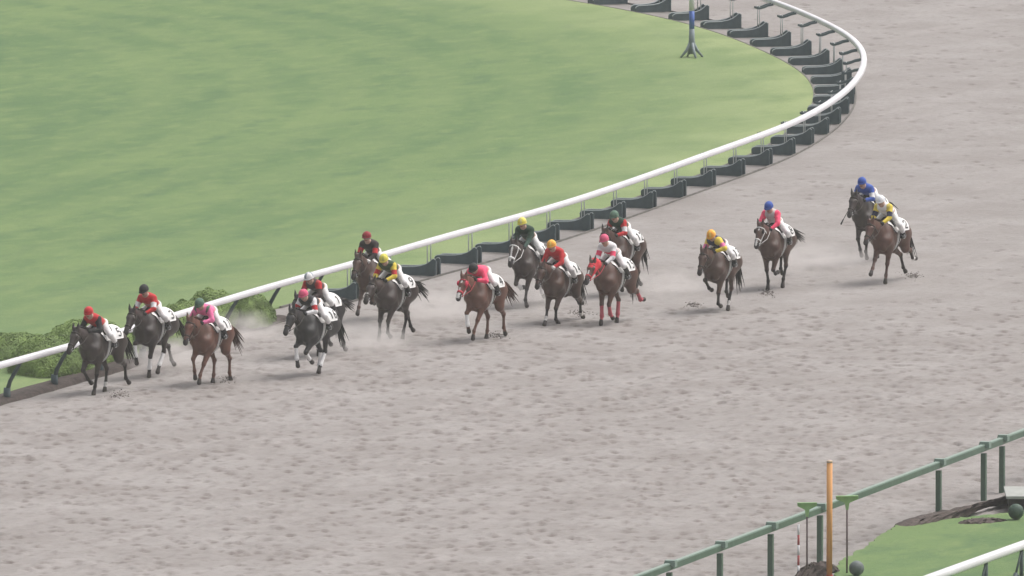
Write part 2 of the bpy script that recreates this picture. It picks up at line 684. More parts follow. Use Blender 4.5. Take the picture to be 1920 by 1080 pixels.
# one cantilever unit: local x outward from turf edge, y along rail
plate_prof = [(0.03, 0.0), (1.13, 0.0), (1.15, 0.02), (1.15, 0.40), (1.13, 0.43), (1.09, 0.42), (1.02, 0.36), (0.92, 0.295), (0.78, 0.245), (0.6, 0.215), (0.4, 0.205), (0.2, 0.205), (0.12, 0.20), (0.06, 0.175), (0.03, 0.13)]


def plate_mesh():
    b = MB()
    b.prism(plate_prof, -0.022, 0.022, 0)
    top = plate_prof[3:]
    b.tube([(x, 0, z + 0.004) for x, z in top], 0.02, 6, 1)
    b.tube([(1.15, 0, 0.0), (1.15, 0, 0.41)], 0.032, 6, 0)
    return b.mesh('side_plate', [PAD, PADRIM_LIT])


PLATE = plate_mesh()
b = MB()
b.tube([(0.93, 0, 0.02), (0.93, 0, 0.9)], 0.015, 6)
POLE = b.mesh('pole', [STEEL], True)
b = MB()
arm_p = [(0.83, 0.86), (0.88, 0.845), (0.97, 0.85), (1.07, 0.875), (1.18, 0.92), (1.34, 0.95)]
b.prism([(x, z + 0.03) for x, z in arm_p] + [(x, z - 0.03) for x, z in reversed(arm_p)], -0.022, 0.022)
ARM = b.mesh('arm', [PAD])
b = MB()
b.box((1.07, 0, 0.18), (0.05, 0.28, 0.32), 1)
WEB = b.mesh('back_panel', [PAD, mat('web_grey', (0.15, 0.175, 0.18), 0.6, var=0.1)])
# slanting post of the straight
b = MB()
b.tube([(0.98, 0, -0.05), (1.0, 0, 0.25), (1.06, 0, 0.45), (1.2, 0, 0.7), (1.36, 0, 0.95)], [0.075, 0.07, 0.065, 0.06, 0.05], 8, ky=0.8)
SLANT = b.mesh('post_stem', [POSTG], True)
b = MB()
b.tube([(0.98, 0, -0.03), (0.99, 0, 0.3)], [0.1, 0.085], 8)
SLEEVE = b.mesh('post_sleeve', [PAD], True)

te = turf_edge
anchor = int(np.argmin(np.hypot(board_c[:, 0] - at(1443, 311).x, board_c[:, 1] - at(1443, 311).y)))
k0 = anchor % 6
for i in range(k0, len(rail_c), 6):
    x, y = te[i]
    if y < -62 or i > len(rail_c) - 60:
        continue
    if y > 105:
        continue
    n = NOUT[i]
    mw = Matrix.Translation((x - off0[0], y - off0[1], 0)) @ Matrix.Rotation(math.atan2(n[1], n[0]), 4, 'Z')
    if i >= i_left:
        sp = link('support', WEB, rail, mw=mw)
        for s_ in (-1, 1):
            link('side_plate', PLATE, sp, (0, 0.17 * s_, 0))
            link('pole', POLE, sp, (0, 0.13 * s_, 0))
            link('arm', ARM, sp, (0, 0.13 * s_, 0))
    else:
        sp = link('slanted_post', SLANT, rail, mw=mw)
        link('post_sleeve', SLEEVE, sp)

# ------------------------------------------------------------------ SDF bodies
BIG = 9.0


class Body:
    def __init__(s):
        s.p = []

    def cone(s, a, b, ra, rb, tag=0, ky=1.0, k=0.05):
        s.p.append(('c', np.array(a, float), np.array(b, float), ra, rb, tag, ky, k))

    def ell(s, c, r, tag=0, k=0.08, pitch=0.0):
        s.p.append(('e', np.array(c, float), np.array(r, float), pitch, 0, tag, 1.0, k))

    def pd(s, q, P, infl=0.0):
        """distance of points P (...,3) to primitive q"""
        if q[0] == 'c':
            _, a, b, ra, rb, _, ky, _ = q
            x, y, z = P[..., 0] - a[0], (P[..., 1] - a[1]) / ky, P[..., 2] - a[2]
            bx, by, bz = b[0] - a[0], (b[1] - a[1]) / ky, b[2] - a[2]
            bb = bx * bx + by * by + bz * bz + 1e-9
            h = np.clip((x * bx + y * by + z * bz) / bb, 0, 1)
            dd = np.sqrt((x - bx * h) ** 2 + (y - by * h) ** 2 + (z - bz * h) ** 2)
            return (dd - (ra + (rb - ra) * h)) * (0.5 + 0.5 * min(ky, 1.0)) - infl
        _, c, r, pt, _, _, _, _ = q
        x, y, z = P[..., 0] - c[0], P[..., 1] - c[1], P[..., 2] - c[2]
        if pt:
            cs, sn = math.cos(pt), math.sin(pt)
            x, z = x * cs + z * sn, -x * sn + z * cs
        k0_ = np.sqrt((x / r[0]) ** 2 + (y / r[1]) ** 2 + (z / r[2]) ** 2) + 1e-9
        k1_ = np.sqrt((x / r[0] ** 2) ** 2 + (y / r[1] ** 2) ** 2 + (z / r[2] ** 2) ** 2) + 1e-9
        return k0_ * (k0_ - 1) / k1_ - infl

    def bbox(s, q):
        if q[0] == 'c':
            m = max(q[3], q[4])
            mm = np.array([m, m * max(q[6], 1), m])
            return np.minimum(q[1], q[2]) - mm, np.maximum(q[1], q[2]) + mm
        m = np.array([max(q[2][0], q[2][2]), q[2][1], max(q[2][0], q[2][2])])
        return q[1] - m, q[1] + m

    def dist(s, P, only=None):
        D = np.full(P.shape[:-1], BIG)
        for q in s.p:
            if only and q[5] not in only:
                continue
            d_ = s.pd(q, P)
            k = q[7]
            h = np.maximum(k - np.abs(D - d_), 0) / k
            D = np.minimum(D, d_) - h * h * k * 0.25
        return D

    def mesh(s, name, h, mats, only=None, infl=0.0, recolor=None):
        pr = [q for q in s.p if only is None or q[5] in only]
        lo = np.min([s.bbox(q)[0] for q in pr], 0) - infl - 3 * h
        hi = np.max([s.bbox(q)[1] for q in pr], 0) + infl + 3 * h
        ax = [np.arange(lo[i], hi[i] + h, h) for i in range(3)]
        D = np.full([len(a) for a in ax], 1.0)
        for q in pr:
            a, b_ = s.bbox(q)
            mg = q[7] + infl + 2 * h
            sl = []
            for i in range(3):
                i0 = max(0, int((a[i] - mg - lo[i]) / h))
                i1 = min(len(ax[i]), int((b_[i] + mg - lo[i]) / h) + 2)
                sl.append(slice(i0, i1))
            P = np.stack(np.meshgrid(ax[0][sl[0]], ax[1][sl[1]], ax[2][sl[2]], indexing='ij'), -1)
            d_ = s.pd(q, P, infl)
            o = D[tuple(sl)]
            k = q[7]
            hh = np.maximum(k - np.abs(o - d_), 0) / k
            D[tuple(sl)] = np.minimum(o, d_) - hh * hh * k * 0.25
        V, F = nets(D, lo, h)
        C = V[F].mean(1)
        best = np.full(len(C), 99.0)
        tg = np.zeros(len(C), int)
        for q in pr:
            d_ = s.pd(q, C)
            m = d_ < best
            best[m] = d_[m]
            tg[m] = q[5]
        if recolor is not None:
            tg = recolor(C, tg)
        return mesh_np(name, V, F, mats, tg)


def nets(D, lo, h):
    ins = D < 0
    n = np.array(D.shape) - 1
    cor = [(i, j, k) for i in (0, 1) for j in (0, 1) for k in (0, 1)]
    cnt = np.zeros(n, np.int8)
    for c in cor:
        cnt += ins[c[0]:c[0] + n[0], c[1]:c[1] + n[1], c[2]:c[2] + n[2]]
    act = np.argwhere((cnt > 0) & (cnt < 8))
    vals = np.stack([D[act[:, 0] + c[0], act[:, 1] + c[1], act[:, 2] + c[2]] for c in cor], 1)
    acc = np.zeros((len(act), 3))
    num = np.zeros(len(act))
    for a in range(8):
        for b_ in range(a + 1, 8):
            ca, cb = np.array(cor[a]), np.array(cor[b_])
            if np.abs(ca - cb).sum() != 1:
                continue
            va, vb = vals[:, a], vals[:, b_]
            m = (va < 0) != (vb < 0)
            t = np.where(m, va / np.where(m, va - vb, 1), 0)
            acc += np.where(m[:, None], ca + (cb - ca) * t[:, None], 0)
            num += m
    V = (act + acc / num[:, None]) * h + lo
    vid = np.full(n, -1)
    vid[tuple(act.T)] = np.arange(len(act))
    F = []
    for axis in range(3):
        sa = [slice(None)] * 3
        sb = [slice(None)] * 3
        sa[axis] = slice(0, -1)
        sb[axis] = slice(1, None)
        A, B = ins[tuple(sa)], ins[tuple(sb)]
        e = np.argwhere(A != B)
        u, w = [(1, 2), (2, 0), (0, 1)][axis]
        e = e[(e[:, u] > 0) & (e[:, w] > 0) & (e[:, u] < n[u]) & (e[:, w] < n[w])]
        fl = A[tuple(e.T)]

        def g_(du, dw):
            q = e.copy()
            q[:, u] += du
            q[:, w] += dw
            return vid[tuple(q.T)]
        Q = np.stack([g_(-1, -1), g_(0, -1), g_(0, 0), g_(-1, 0)], 1)
        Q[~fl] = Q[~fl][:, ::-1]
        F.append(Q)
    return V, np.concatenate(F)


def drape_r(body, P0, dirs, off, only=None, hi=0.7):
    a = np.zeros(len(P0))
    b_ = np.full(len(P0), hi)
    for _ in range(16):
        m = (a + b_) / 2
        d_ = body.dist(P0 + dirs * m[:, None], only)
        inside = d_ < off
        a = np.where(inside, m, a)
        b_ = np.where(inside, b_, m)
    return P0 + dirs * a[:, None]


# ------------------------------------------------------------------ horses
# tags: 0 coat 1 points 2 wrap/sock 3 hoof 4 muzzle 5 blaze ; 6 = trunk (coat)
KX = 0.9


def trunk(B, dz=0.0):
    t = 6
    B.ell((0.40, 0, 1.17 + dz), (0.37, 0.225, 0.39), t, 0.12)
    B.ell((0.12, 0, 1.22 + dz), (0.50, 0.255, 0.32), t, 0.12)
    B.ell((-0.30, 0, 1.28 + dz), (0.45, 0.245, 0.255), t, 0.12)
    B.ell((0.24, 0, 1.07 + dz), (0.40, 0.18, 0.25), t, 0.12)
    B.ell((-0.56, 0, 1.26 + dz), (0.40, 0.255, 0.33), t, 0.14)
    B.ell((-0.72, 0, 1.20 + dz), (0.27, 0.22, 0.30), t, 0.12)
    B.cone((0.30, 0, 1.47 + dz), (0.02, 0, 1.42 + dz), 0.11, 0.10, t, 0.7, 0.14)
    B.cone((0.02, 0, 1.40 + dz), (-0.45, 0, 1.46 + dz), 0.11, 0.12, t, 0.9, 0.14)
    for s_ in (-1, 1):
        B.cone((0.70, 0.105 * s_, 1.17 + dz), (0.66, 0.085 * s_, 0.99 + dz), 0.122, 0.11, t, 0.9, 0.06)   # breast
    for s_ in (-1, 1):
        B.cone((0.36, 0.13 * s_, 1.42 + dz), (0.60, 0.185 * s_, 1.14 + dz), 0.10, 0.13, t, 0.75, 0.05)   # shoulder
        B.cone((-0.50, 0.12 * s_, 1.38 + dz), (-0.80, 0.13 * s_, 1.20 + dz), 0.15, 0.15, t, 0.9, 0.1)    # croup
    for q in B.p:
        q[1][0] *= KX
        q[2][0] *= KX


LEGF = dict(fwd=(38, 36, 30), stance=(6, 6, 30), back=(-22, -24, -5), fold=(48, -48, -95), lift=(12, -62, -105), mid=(28, -2, -20), reach=(26, 24, 34))
LEGH = dict(stance=(22, -34, 4, 28), back=(-4, -50, -14, -50), fwd=(46, -8, 24, 30), lift=(34, -58, 18, -45), under=(38, -22, 14, 18), trail=(-12, -62, -38, -85))


def pt(p, a, L, out=0.0):
    a = R(a)
    return (p[0] + math.sin(a) * L, p[1] + out, p[2] - math.cos(a) * L)


def leg_pts(kind, pose, side, dz):
    if kind == 'f':
        a = LEGF[pose] if isinstance(pose, str) else pose
        a = (a[0] * 1.25, a[1] * 1.25, a[2])
        e0 = (0.345 + 0.05 * math.sin(R(a[0])), 0.15 * side, 0.97 + dz)
        kn = pt(e0, a[0], 0.43, -0.045 * side)
        ft = pt(kn, a[1], 0.285, -0.035 * side)
        ps = pt(ft, a[2], 0.115)
        hf = pt(ps, a[2] - 4, 0.07)
        return [e0, kn, ft, ps, hf]
    a = LEGH[pose] if isinstance(pose, str) else pose
    a = (a[0] * 1.25, a[1] * 1.2, a[2] * 1.25, a[3])
    hp = (-0.505, 0.13 * side, 1.22 + dz)
    st = pt(hp, a[0], 0.36, 0.035 * side)
    hk = pt(st, a[1], 0.44, -0.06 * side)
    ft = pt(hk, a[2], 0.345, -0.03 * side)
    ps = pt(ft, a[3], 0.115)
    hf = pt(ps, a[3] - 4, 0.07)
    return [hp, st, hk, ft, ps, hf]


def horse_body(spec):
    B = Body()
    legs = spec['legs']                       # FL FR HL HR
    dz = 0.0
    lo = min(leg_pts('fh'[i // 2], legs[i][0], 1 if i % 2 == 0 else -1, 0)[-1][2] for i in range(4))
    dz = max(-0.24, min(0.08, 0.035 - lo)) + spec.get('air', 0.0)
    trunk(B, dz)
    # neck and head
    na, hy = R(spec.get('neck', 36) - 6), spec.get('yaw', 0.0)
    base = Vector((0.45, 0, 1.28 + dz))
    cn, sn = math.cos(na), math.sin(na)
    N = Vector((cn, 0.35 * math.sin(R(hy)) , sn)).normalized()
    m1, m2, poll = base + N * 0.28, base + N * 0.52, base + N * 0.76
    B.cone(base + Vector((-0.06, 0, 0.02)), m1, 0.29, 0.215, 0, 0.62, 0.12)
    B.cone(m1, m2, 0.205, 0.155, 0, 0.58, 0.08)
    B.cone(m2, poll, 0.15, 0.115, 0, 0.6, 0.06)
    ha = R(spec.get('head', -52) + 3)
    y_ = R(hy)
    H = Vector((math.cos(ha) * math.cos(y_), math.cos(ha) * math.sin(y_), math.sin(ha)))
    Ls = Vector((-math.sin(y_), math.cos(y_), 0))
    Fr = Ls.cross(H) * -1                       # towards the front of the face
    if Fr.z < 0:
        Fr = -Fr
    p0 = poll + H * 0.02
    q = lambda f, y=0.0, fr=0.0: p0 + H * f + Ls * y + Fr * fr
    B.cone(p0, q(0.16, 0, -0.02), 0.10, 0.115, 0, 0.85, 0.05)
    B.cone(q(0.14, 0, -0.045), q(0.30, 0, -0.035), 0.105, 0.085, 0, 0.72, 0.05)
    B.cone(q(0.20, 0, 0.0), q(0.48, 0, 0.0), 0.092, 0.06, 0, 0.85, 0.05)
    B.cone(q(0.47, 0, -0.005), q(0.575, 0, -0.02), 0.064, 0.058, 4, 0.95, 0.04)
    B.cone(q(0.52, 0, -0.06), q(0.56, 0, -0.07), 0.035, 0.03, 4, 1.0, 0.03)
    for s_ in (-1, 1):
        B.cone(q(0.55, 0.035 * s_, 0.015), q(0.575, 0.04 * s_, 0.0), 0.024, 0.02, 4, 1.0, 0.02)
        B.cone(q(0.13, 0.075 * s_, 0.05), q(0.17, 0.078 * s_, 0.04), 0.03, 0.028, 0, 1.0, 0.03)       # brow
        e0 = q(0.0, 0.055 * s_, 0.05)
        up = (Vector((0.05, 0.10 * s_, 1.0)) - H * 0.08 * spec.get('ear', 1)).normalized()
        B.cone(e0, e0 + up * 0.08, 0.040, 0.042, 0, 0.8, 0.03)
        B.cone(e0 + up * 0.08, e0 + up * 0.20, 0.040, 0.014, 1, 0.8, 0.02)
    hoofs = []
    for i in range(4):
        side = 1 if i % 2 == 0 else -1
        pose, low = legs[i]
        tc = {'p': 1, 'c': 0, 'w': 2, 'r': 2, 's': 1}[low]
        pc = {'p': 1, 'c': 0, 'w': 1, 'r': 2, 's': 2}[low]
        L = leg_pts('fh'[i // 2], pose, side, dz)
        if i < 2:
            B.cone((0.455, 0.15 * side, 1.16 + dz), L[0], 0.165, 0.13, 0, 0.75, 0.06)
            B.cone(L[0], L[1], 0.112, 0.054, 0, 0.85, 0.07)
            kk = 1
        else:
            B.cone(L[0], L[1], 0.22, 0.135, 0, 0.72, 0.1)
            B.cone((L[0][0] - 0.16, L[0][1], L[0][2] - 0.02), L[1], 0.17, 0.10, 0, 0.7, 0.09)
            B.cone(L[1], L[2], 0.115, 0.048, 0, 0.8, 0.06)
            B.cone(L[2], (L[2][0] - 0.03, L[2][1], L[2][2] + 0.035), 0.042, 0.03, tc if low == 'p' else 0, 1, 0.04)
            kk = 2
        kn, ft, ps, hf = L[kk], L[kk + 1], L[kk + 2], L[kk + 3]
        wr = 0.012 if low in 'wr' else 0.0
        B.cone(kn, kn, 0.054, 0.054, 1 if low == 'p' else 0, 0.9, 0.04)
        mid = tuple(kn[j] + (ft[j] - kn[j]) * 0.22 for j in range(3))
        B.cone(kn, mid, 0.046, 0.037 + wr * 0.5, 1 if low == 'p' else 0, 0.9, 0.02)
        B.cone(mid, ft, 0.037 + wr, 0.040 + wr, tc, 0.92, 0.02)
        B.cone(ft, ft, 0.046 + wr * 0.6, 0.046, pc if low != 'w' else 2, 0.95, 0.03)
        B.cone(ft, ps, 0.040, 0.040, pc, 0.95, 0.02)
        B.cone(ps, hf, 0.047, 0.060, 3, 0.95, 0.02)
        hoofs.append(hf)
    return B, dz, dict(poll=poll, q=q, H=H, Ls=Ls, Fr=Fr, base=base, N=N, hoofs=hoofs)


# saddle cloth, girth, saddle: fitted once on the common trunk, then shared
TR = Body()
trunk(TR)


def drape_grid(xf, phis, off, rows):
    """grid of points on the trunk: rows of (t) x phis; xf(phi, t) gives x"""
    P0, Dr = [], []
    for t in rows:
        for ph in phis:
            x = xf(ph, t)
            P0.append((x, 0, 1.26))
            Dr.append((0, math.sin(ph), math.cos(ph)))
    return drape_r(TR, np.array(P0), np.array(Dr), off)


def sheet(name, Pin, Pout, nr, nc, mats):
    V = np.concatenate([Pout, Pin])
    n = nr * nc
    F = []
    for i in range(nr - 1):
        for j in range(nc - 1):
            a, b_, c, d_ = i * nc + j, i * nc + j + 1, (i + 1) * nc + j + 1, (i + 1) * nc + j
            F.append((a, b_, c, d_))
            F.append((n + d_, n + c, n + b_, n + a))
    for i in range(nr - 1):
        for j in (0, nc - 1):
            F.append((i * nc + j, (i + 1) * nc + j, n + (i + 1) * nc + j, n + i * nc + j))
    for j in range(nc - 1):
        for i in (0, nr - 1):
            F.append((i * nc + j, i * nc + j + 1, n + i * nc + j + 1, n + i * nc + j))
    me = mesh_np(name, V, F, mats)
    return me


PH = R(77)
NP = 31
phis = np.linspace(-PH, PH, NP)


def cloth_x(ph, t):
    a = abs(ph) / PH
    front = 0.46 - 0.25 * a ** 1.2
    rear = -0.57 + 0.05 * a ** 3
    return front + (rear - front) * t


rows = np.linspace(0, 1, 13)
CLOTH_WHITE = mat('cloth_white', (0.78, 0.77, 0.76), 0.8, var=0.06, scale=6, bump=0.5, bscale=9)
BLACKCLOTH = mat('black_cloth', (0.02, 0.02, 0.022), 0.7, var=0.2, scale=8)
CLOTH = sheet('saddle_cloth', drape_grid(cloth_x, phis, 0.004, rows), drape_grid(cloth_x, phis, 0.024, rows), len(rows), NP, [CLOTH_WHITE])
# dark binding along the front edge of the cloth
bn = MB()
fr = drape_grid(lambda ph, t: cloth_x(ph, 0) + 0.004, phis, 0.022, [0])
bn.tube(fr, 0.012, 6)
BIND = bn.mesh('binding', [BLACKCLOTH], True)


def girth_x(ph, t):
    a = abs(ph)
    return 0.02 - 0.05 * max(0, (a - 0.9)) + 0.09 * (1 - t) + 0.03


gp = np.linspace(R(60), R(300), 41)
GIRTH = sheet('overgirth', drape_grid(lambda ph, t: -0.12 + 0.21 * (1 - t) - 0.06 * math.cos(ph), gp, 0.006, [0, 0.5, 1]),
              drape_grid(lambda ph, t: -0.12 + 0.21 * (1 - t) - 0.06 * math.cos(ph), gp, 0.032, [0, 0.5, 1]), 3, 41, [CLOTH_WHITE])
dm = MB()
for k in range(26):
    p0, p1 = R(80 + k * 7.6), R(80 + k * 7.6 + 6.6)
    if R(150) < p0 < R(205):
        continue
    q4 = [drape_grid(lambda ph, t: -0.12 + 0.21 * t - 0.06 * math.cos(ph), [pp], 0.036, [tt])[0] for pp, tt in ((p0, 0.30), (p1, 0.34), (p1, 0.70), (p0, 0.66))]
    dm.add(q4, [(0, 1, 2, 3)])
DASH = dm.mesh('girth_print', [BLACKCLOTH])


def saddle_x(ph, t):
    return 0.24 - 0.05 * abs(ph) + (-0.44 + 0.12 * abs(ph)) * t


sp_ = np.linspace(-R(46), R(46), 15)
SADDLE_M = mat('saddle_leather', (0.022, 0.017, 0.015), 0.45, var=0.2, scale=9)
sr = np.linspace(0, 1, 9)
outp = drape_grid(saddle_x, sp_, 0.05, sr)
for i in range(9):
    t = i / 8
    for j in range(15):
        a = abs(j - 7) / 7
        outp[i * 15 + j][2] += (1 - a * a) * (0.05 * (2 * t - 1) ** 2 + 0.005)
SADDLE = sheet('saddle', drape_grid(saddle_x, sp_, 0.026, sr), outp, 9, 15, [SADDLE_M])

DIG = {'0': [[(0.3 + 0.3 * math.sin(a), 0.5 - 0.5 * math.cos(a)) for a in np.linspace(0, 2 * PI, 17)]],
       '1': [[(0.12, 0.18), (0.34, 0.0), (0.34, 1.0)]],
       '2': [[(0.02, 0.25), (0.1, 0.06), (0.3, 0.0), (0.52, 0.08), (0.58, 0.28), (0.45, 0.5), (0.15, 0.78), (0.0, 1.0), (0.62, 1.0)]],
       '3': [[(0.02, 0.12), (0.25, 0.0), (0.5, 0.06), (0.58, 0.25), (0.48, 0.43), (0.25, 0.48), (0.5, 0.54), (0.6, 0.75), (0.5, 0.94), (0.25, 1.0), (0.0, 0.88)]],
       '4': [[(0.48, 1.0), (0.48, 0.0), (0.0, 0.68), (0.64, 0.68)]],
       '5': [[(0.56, 0.0), (0.1, 0.0), (0.05, 0.45), (0.3, 0.38), (0.54, 0.5), (0.58, 0.72), (0.46, 0.94), (0.22, 1.0), (0.0, 0.88)]],
       '6': [[(0.5, 0.03), (0.25, 0.1), (0.06, 0.4), (0.02, 0.7), (0.12, 0.93), (0.3, 1.0), (0.5, 0.93), (0.58, 0.72), (0.5, 0.52), (0.3, 0.46), (0.08, 0.58)]],
       '7': [[(0.0, 0.0), (0.6, 0.0), (0.22, 1.0)]],
       '8': [[(0.3, 0.47), (0.08, 0.35), (0.08, 0.12), (0.3, 0.0), (0.52, 0.12), (0.52, 0.35), (0.3, 0.47), (0.04, 0.62), (0.04, 0.88), (0.3, 1.0), (0.56, 0.88), (0.56, 0.62), (0.3, 0.47)]],
       '9': [[(0.1, 0.97), (0.35, 0.9), (0.54, 0.6), (0.58, 0.3), (0.48, 0.07), (0.3, 0.0), (0.1, 0.07), (0.02, 0.28), (0.1, 0.48), (0.3, 0.54), (0.52, 0.42)]]}


DIGITS = {}


def digit_mesh(ch, side, ci, n):
    """one digit laid on the cloth, at place ci of n"""
    key = (ch, side, ci, n)
    if key in DIGITS:
        return DIGITS[key]
    bm_ = MB()
    hgt, wid = 0.20, 0.14
    cw = wid * (1.0 if n == 1 else 0.78)
    for line in DIG[ch]:
        pts = [Vector(((ci - (n - 1) / 2) * cw * 1.28 + (p_[0] - 0.3) / 0.6 * cw * 0.8, p_[1] * hgt)) for p_ in line]
        fine = []
        for a, b_ in zip(pts[:-1], pts[1:]):
            m = max(1, int((b_ - a).length / 0.03))
            fine += [a + (b_ - a) * (k / m) for k in range(m)]
        fine.append(pts[-1])
        wv = []
        for i, p_ in enumerate(fine):
            t = (fine[min(i + 1, len(fine) - 1)] - fine[max(i - 1, 0)])
            t = t.normalized() if t.length > 1e-6 else Vector((1, 0))
            nn = Vector((-t.y, t.x)) * 0.0165
            wv += [p_ + nn, p_ - nn]
        P0, Dr = [], []
        for p_ in wv:
            ph = side * (R(33) + p_.y / 0.345)
            P0.append((-0.385 - p_.x * side, 0, 1.26))
            Dr.append((0, math.sin(ph), math.cos(ph)))
        Q = drape_r(TR, np.array(P0), np.array(Dr), 0.029)
        bm_.add([tuple(r_) for r_ in Q], [(2 * i, 2 * i + 1, 2 * i + 3, 2 * i + 2) for i in range(len(fine) - 1)])
    DIGITS[key] = bm_.mesh('digit', [BLACKCLOTH])
    return DIGITS[key]


HOOF = mat('hoof_horn', (0.05, 0.042, 0.038), 0.6, var=0.2, scale=12)
MUZZ = mat('muzzle_skin', (0.035, 0.030, 0.030), 0.6, var=0.15, scale=12)
SOCK = mat('white_hair', (0.62, 0.60, 0.58), 0.7, var=0.08, scale=10)
WRAPW = mat('white_bandage', (0.78, 0.77, 0.77), 0.75, var=0.05, scale=10)
WRAPR = mat('red_bandage', (0.44, 0.085, 0.11), 0.7, var=0.1, scale=10)
COATS = {
    'darkbay': ((0.040, 0.027, 0.024), (0.020, 0.016, 0.016)),
    'black': ((0.020, 0.017, 0.018), (0.013, 0.012, 0.013)),
    'bay': ((0.075, 0.038, 0.028), (0.022, 0.017, 0.016)),
    'brown': ((0.050, 0.032, 0.028), (0.020, 0.016, 0.016)),
    'chestnut': ((0.125, 0.050, 0.032), (0.075, 0.032, 0.023)),
    'redbay': ((0.10, 0.043, 0.030), (0.028, 0.018, 0.016)),
}
IRON = mat('steel_bright', (0.5, 0.5, 0.52), 0.3, metal=0.8)
EYE = mat('eye', (0.008, 0.006, 0.006), 0.12, spec=0.6)


def head_band(body, q, H, Ls, Fr, f, width, off, tilt=0.0, a0=0, a1=360):
    n = 22
    b_ = MB()
    rings = []
    for df in (-width / 2, width / 2):
        P0, Dr = [], []
        for k in range(n):
            a = R(a0 + (a1 - a0) * k / (n - (0 if a1 - a0 == 360 else 1)))
            dr = Ls * math.sin(a) + Fr * math.cos(a)
            P0.append(tuple(q(f + df - tilt * math.cos(a), 0, -0.02)))
            Dr.append(tuple(dr))
        for o_ in (off, off + 0.012):
            rings.append(drape_r(body, np.array(P0), np.array(Dr), o_, hi=0.3))
    V = np.concatenate([rings[0], rings[1], rings[3], rings[2]])
    closed = (a1 - a0 == 360)
    F = []
    for r in range(4):
        r2 = (r + 1) % 4
        for k in range(n if closed else n - 1):
            k2 = (k + 1) % n
            F.append((r * n + k, r * n + k2, r2 * n + k2, r2 * n + k))
    return [tuple(x) for x in V], F


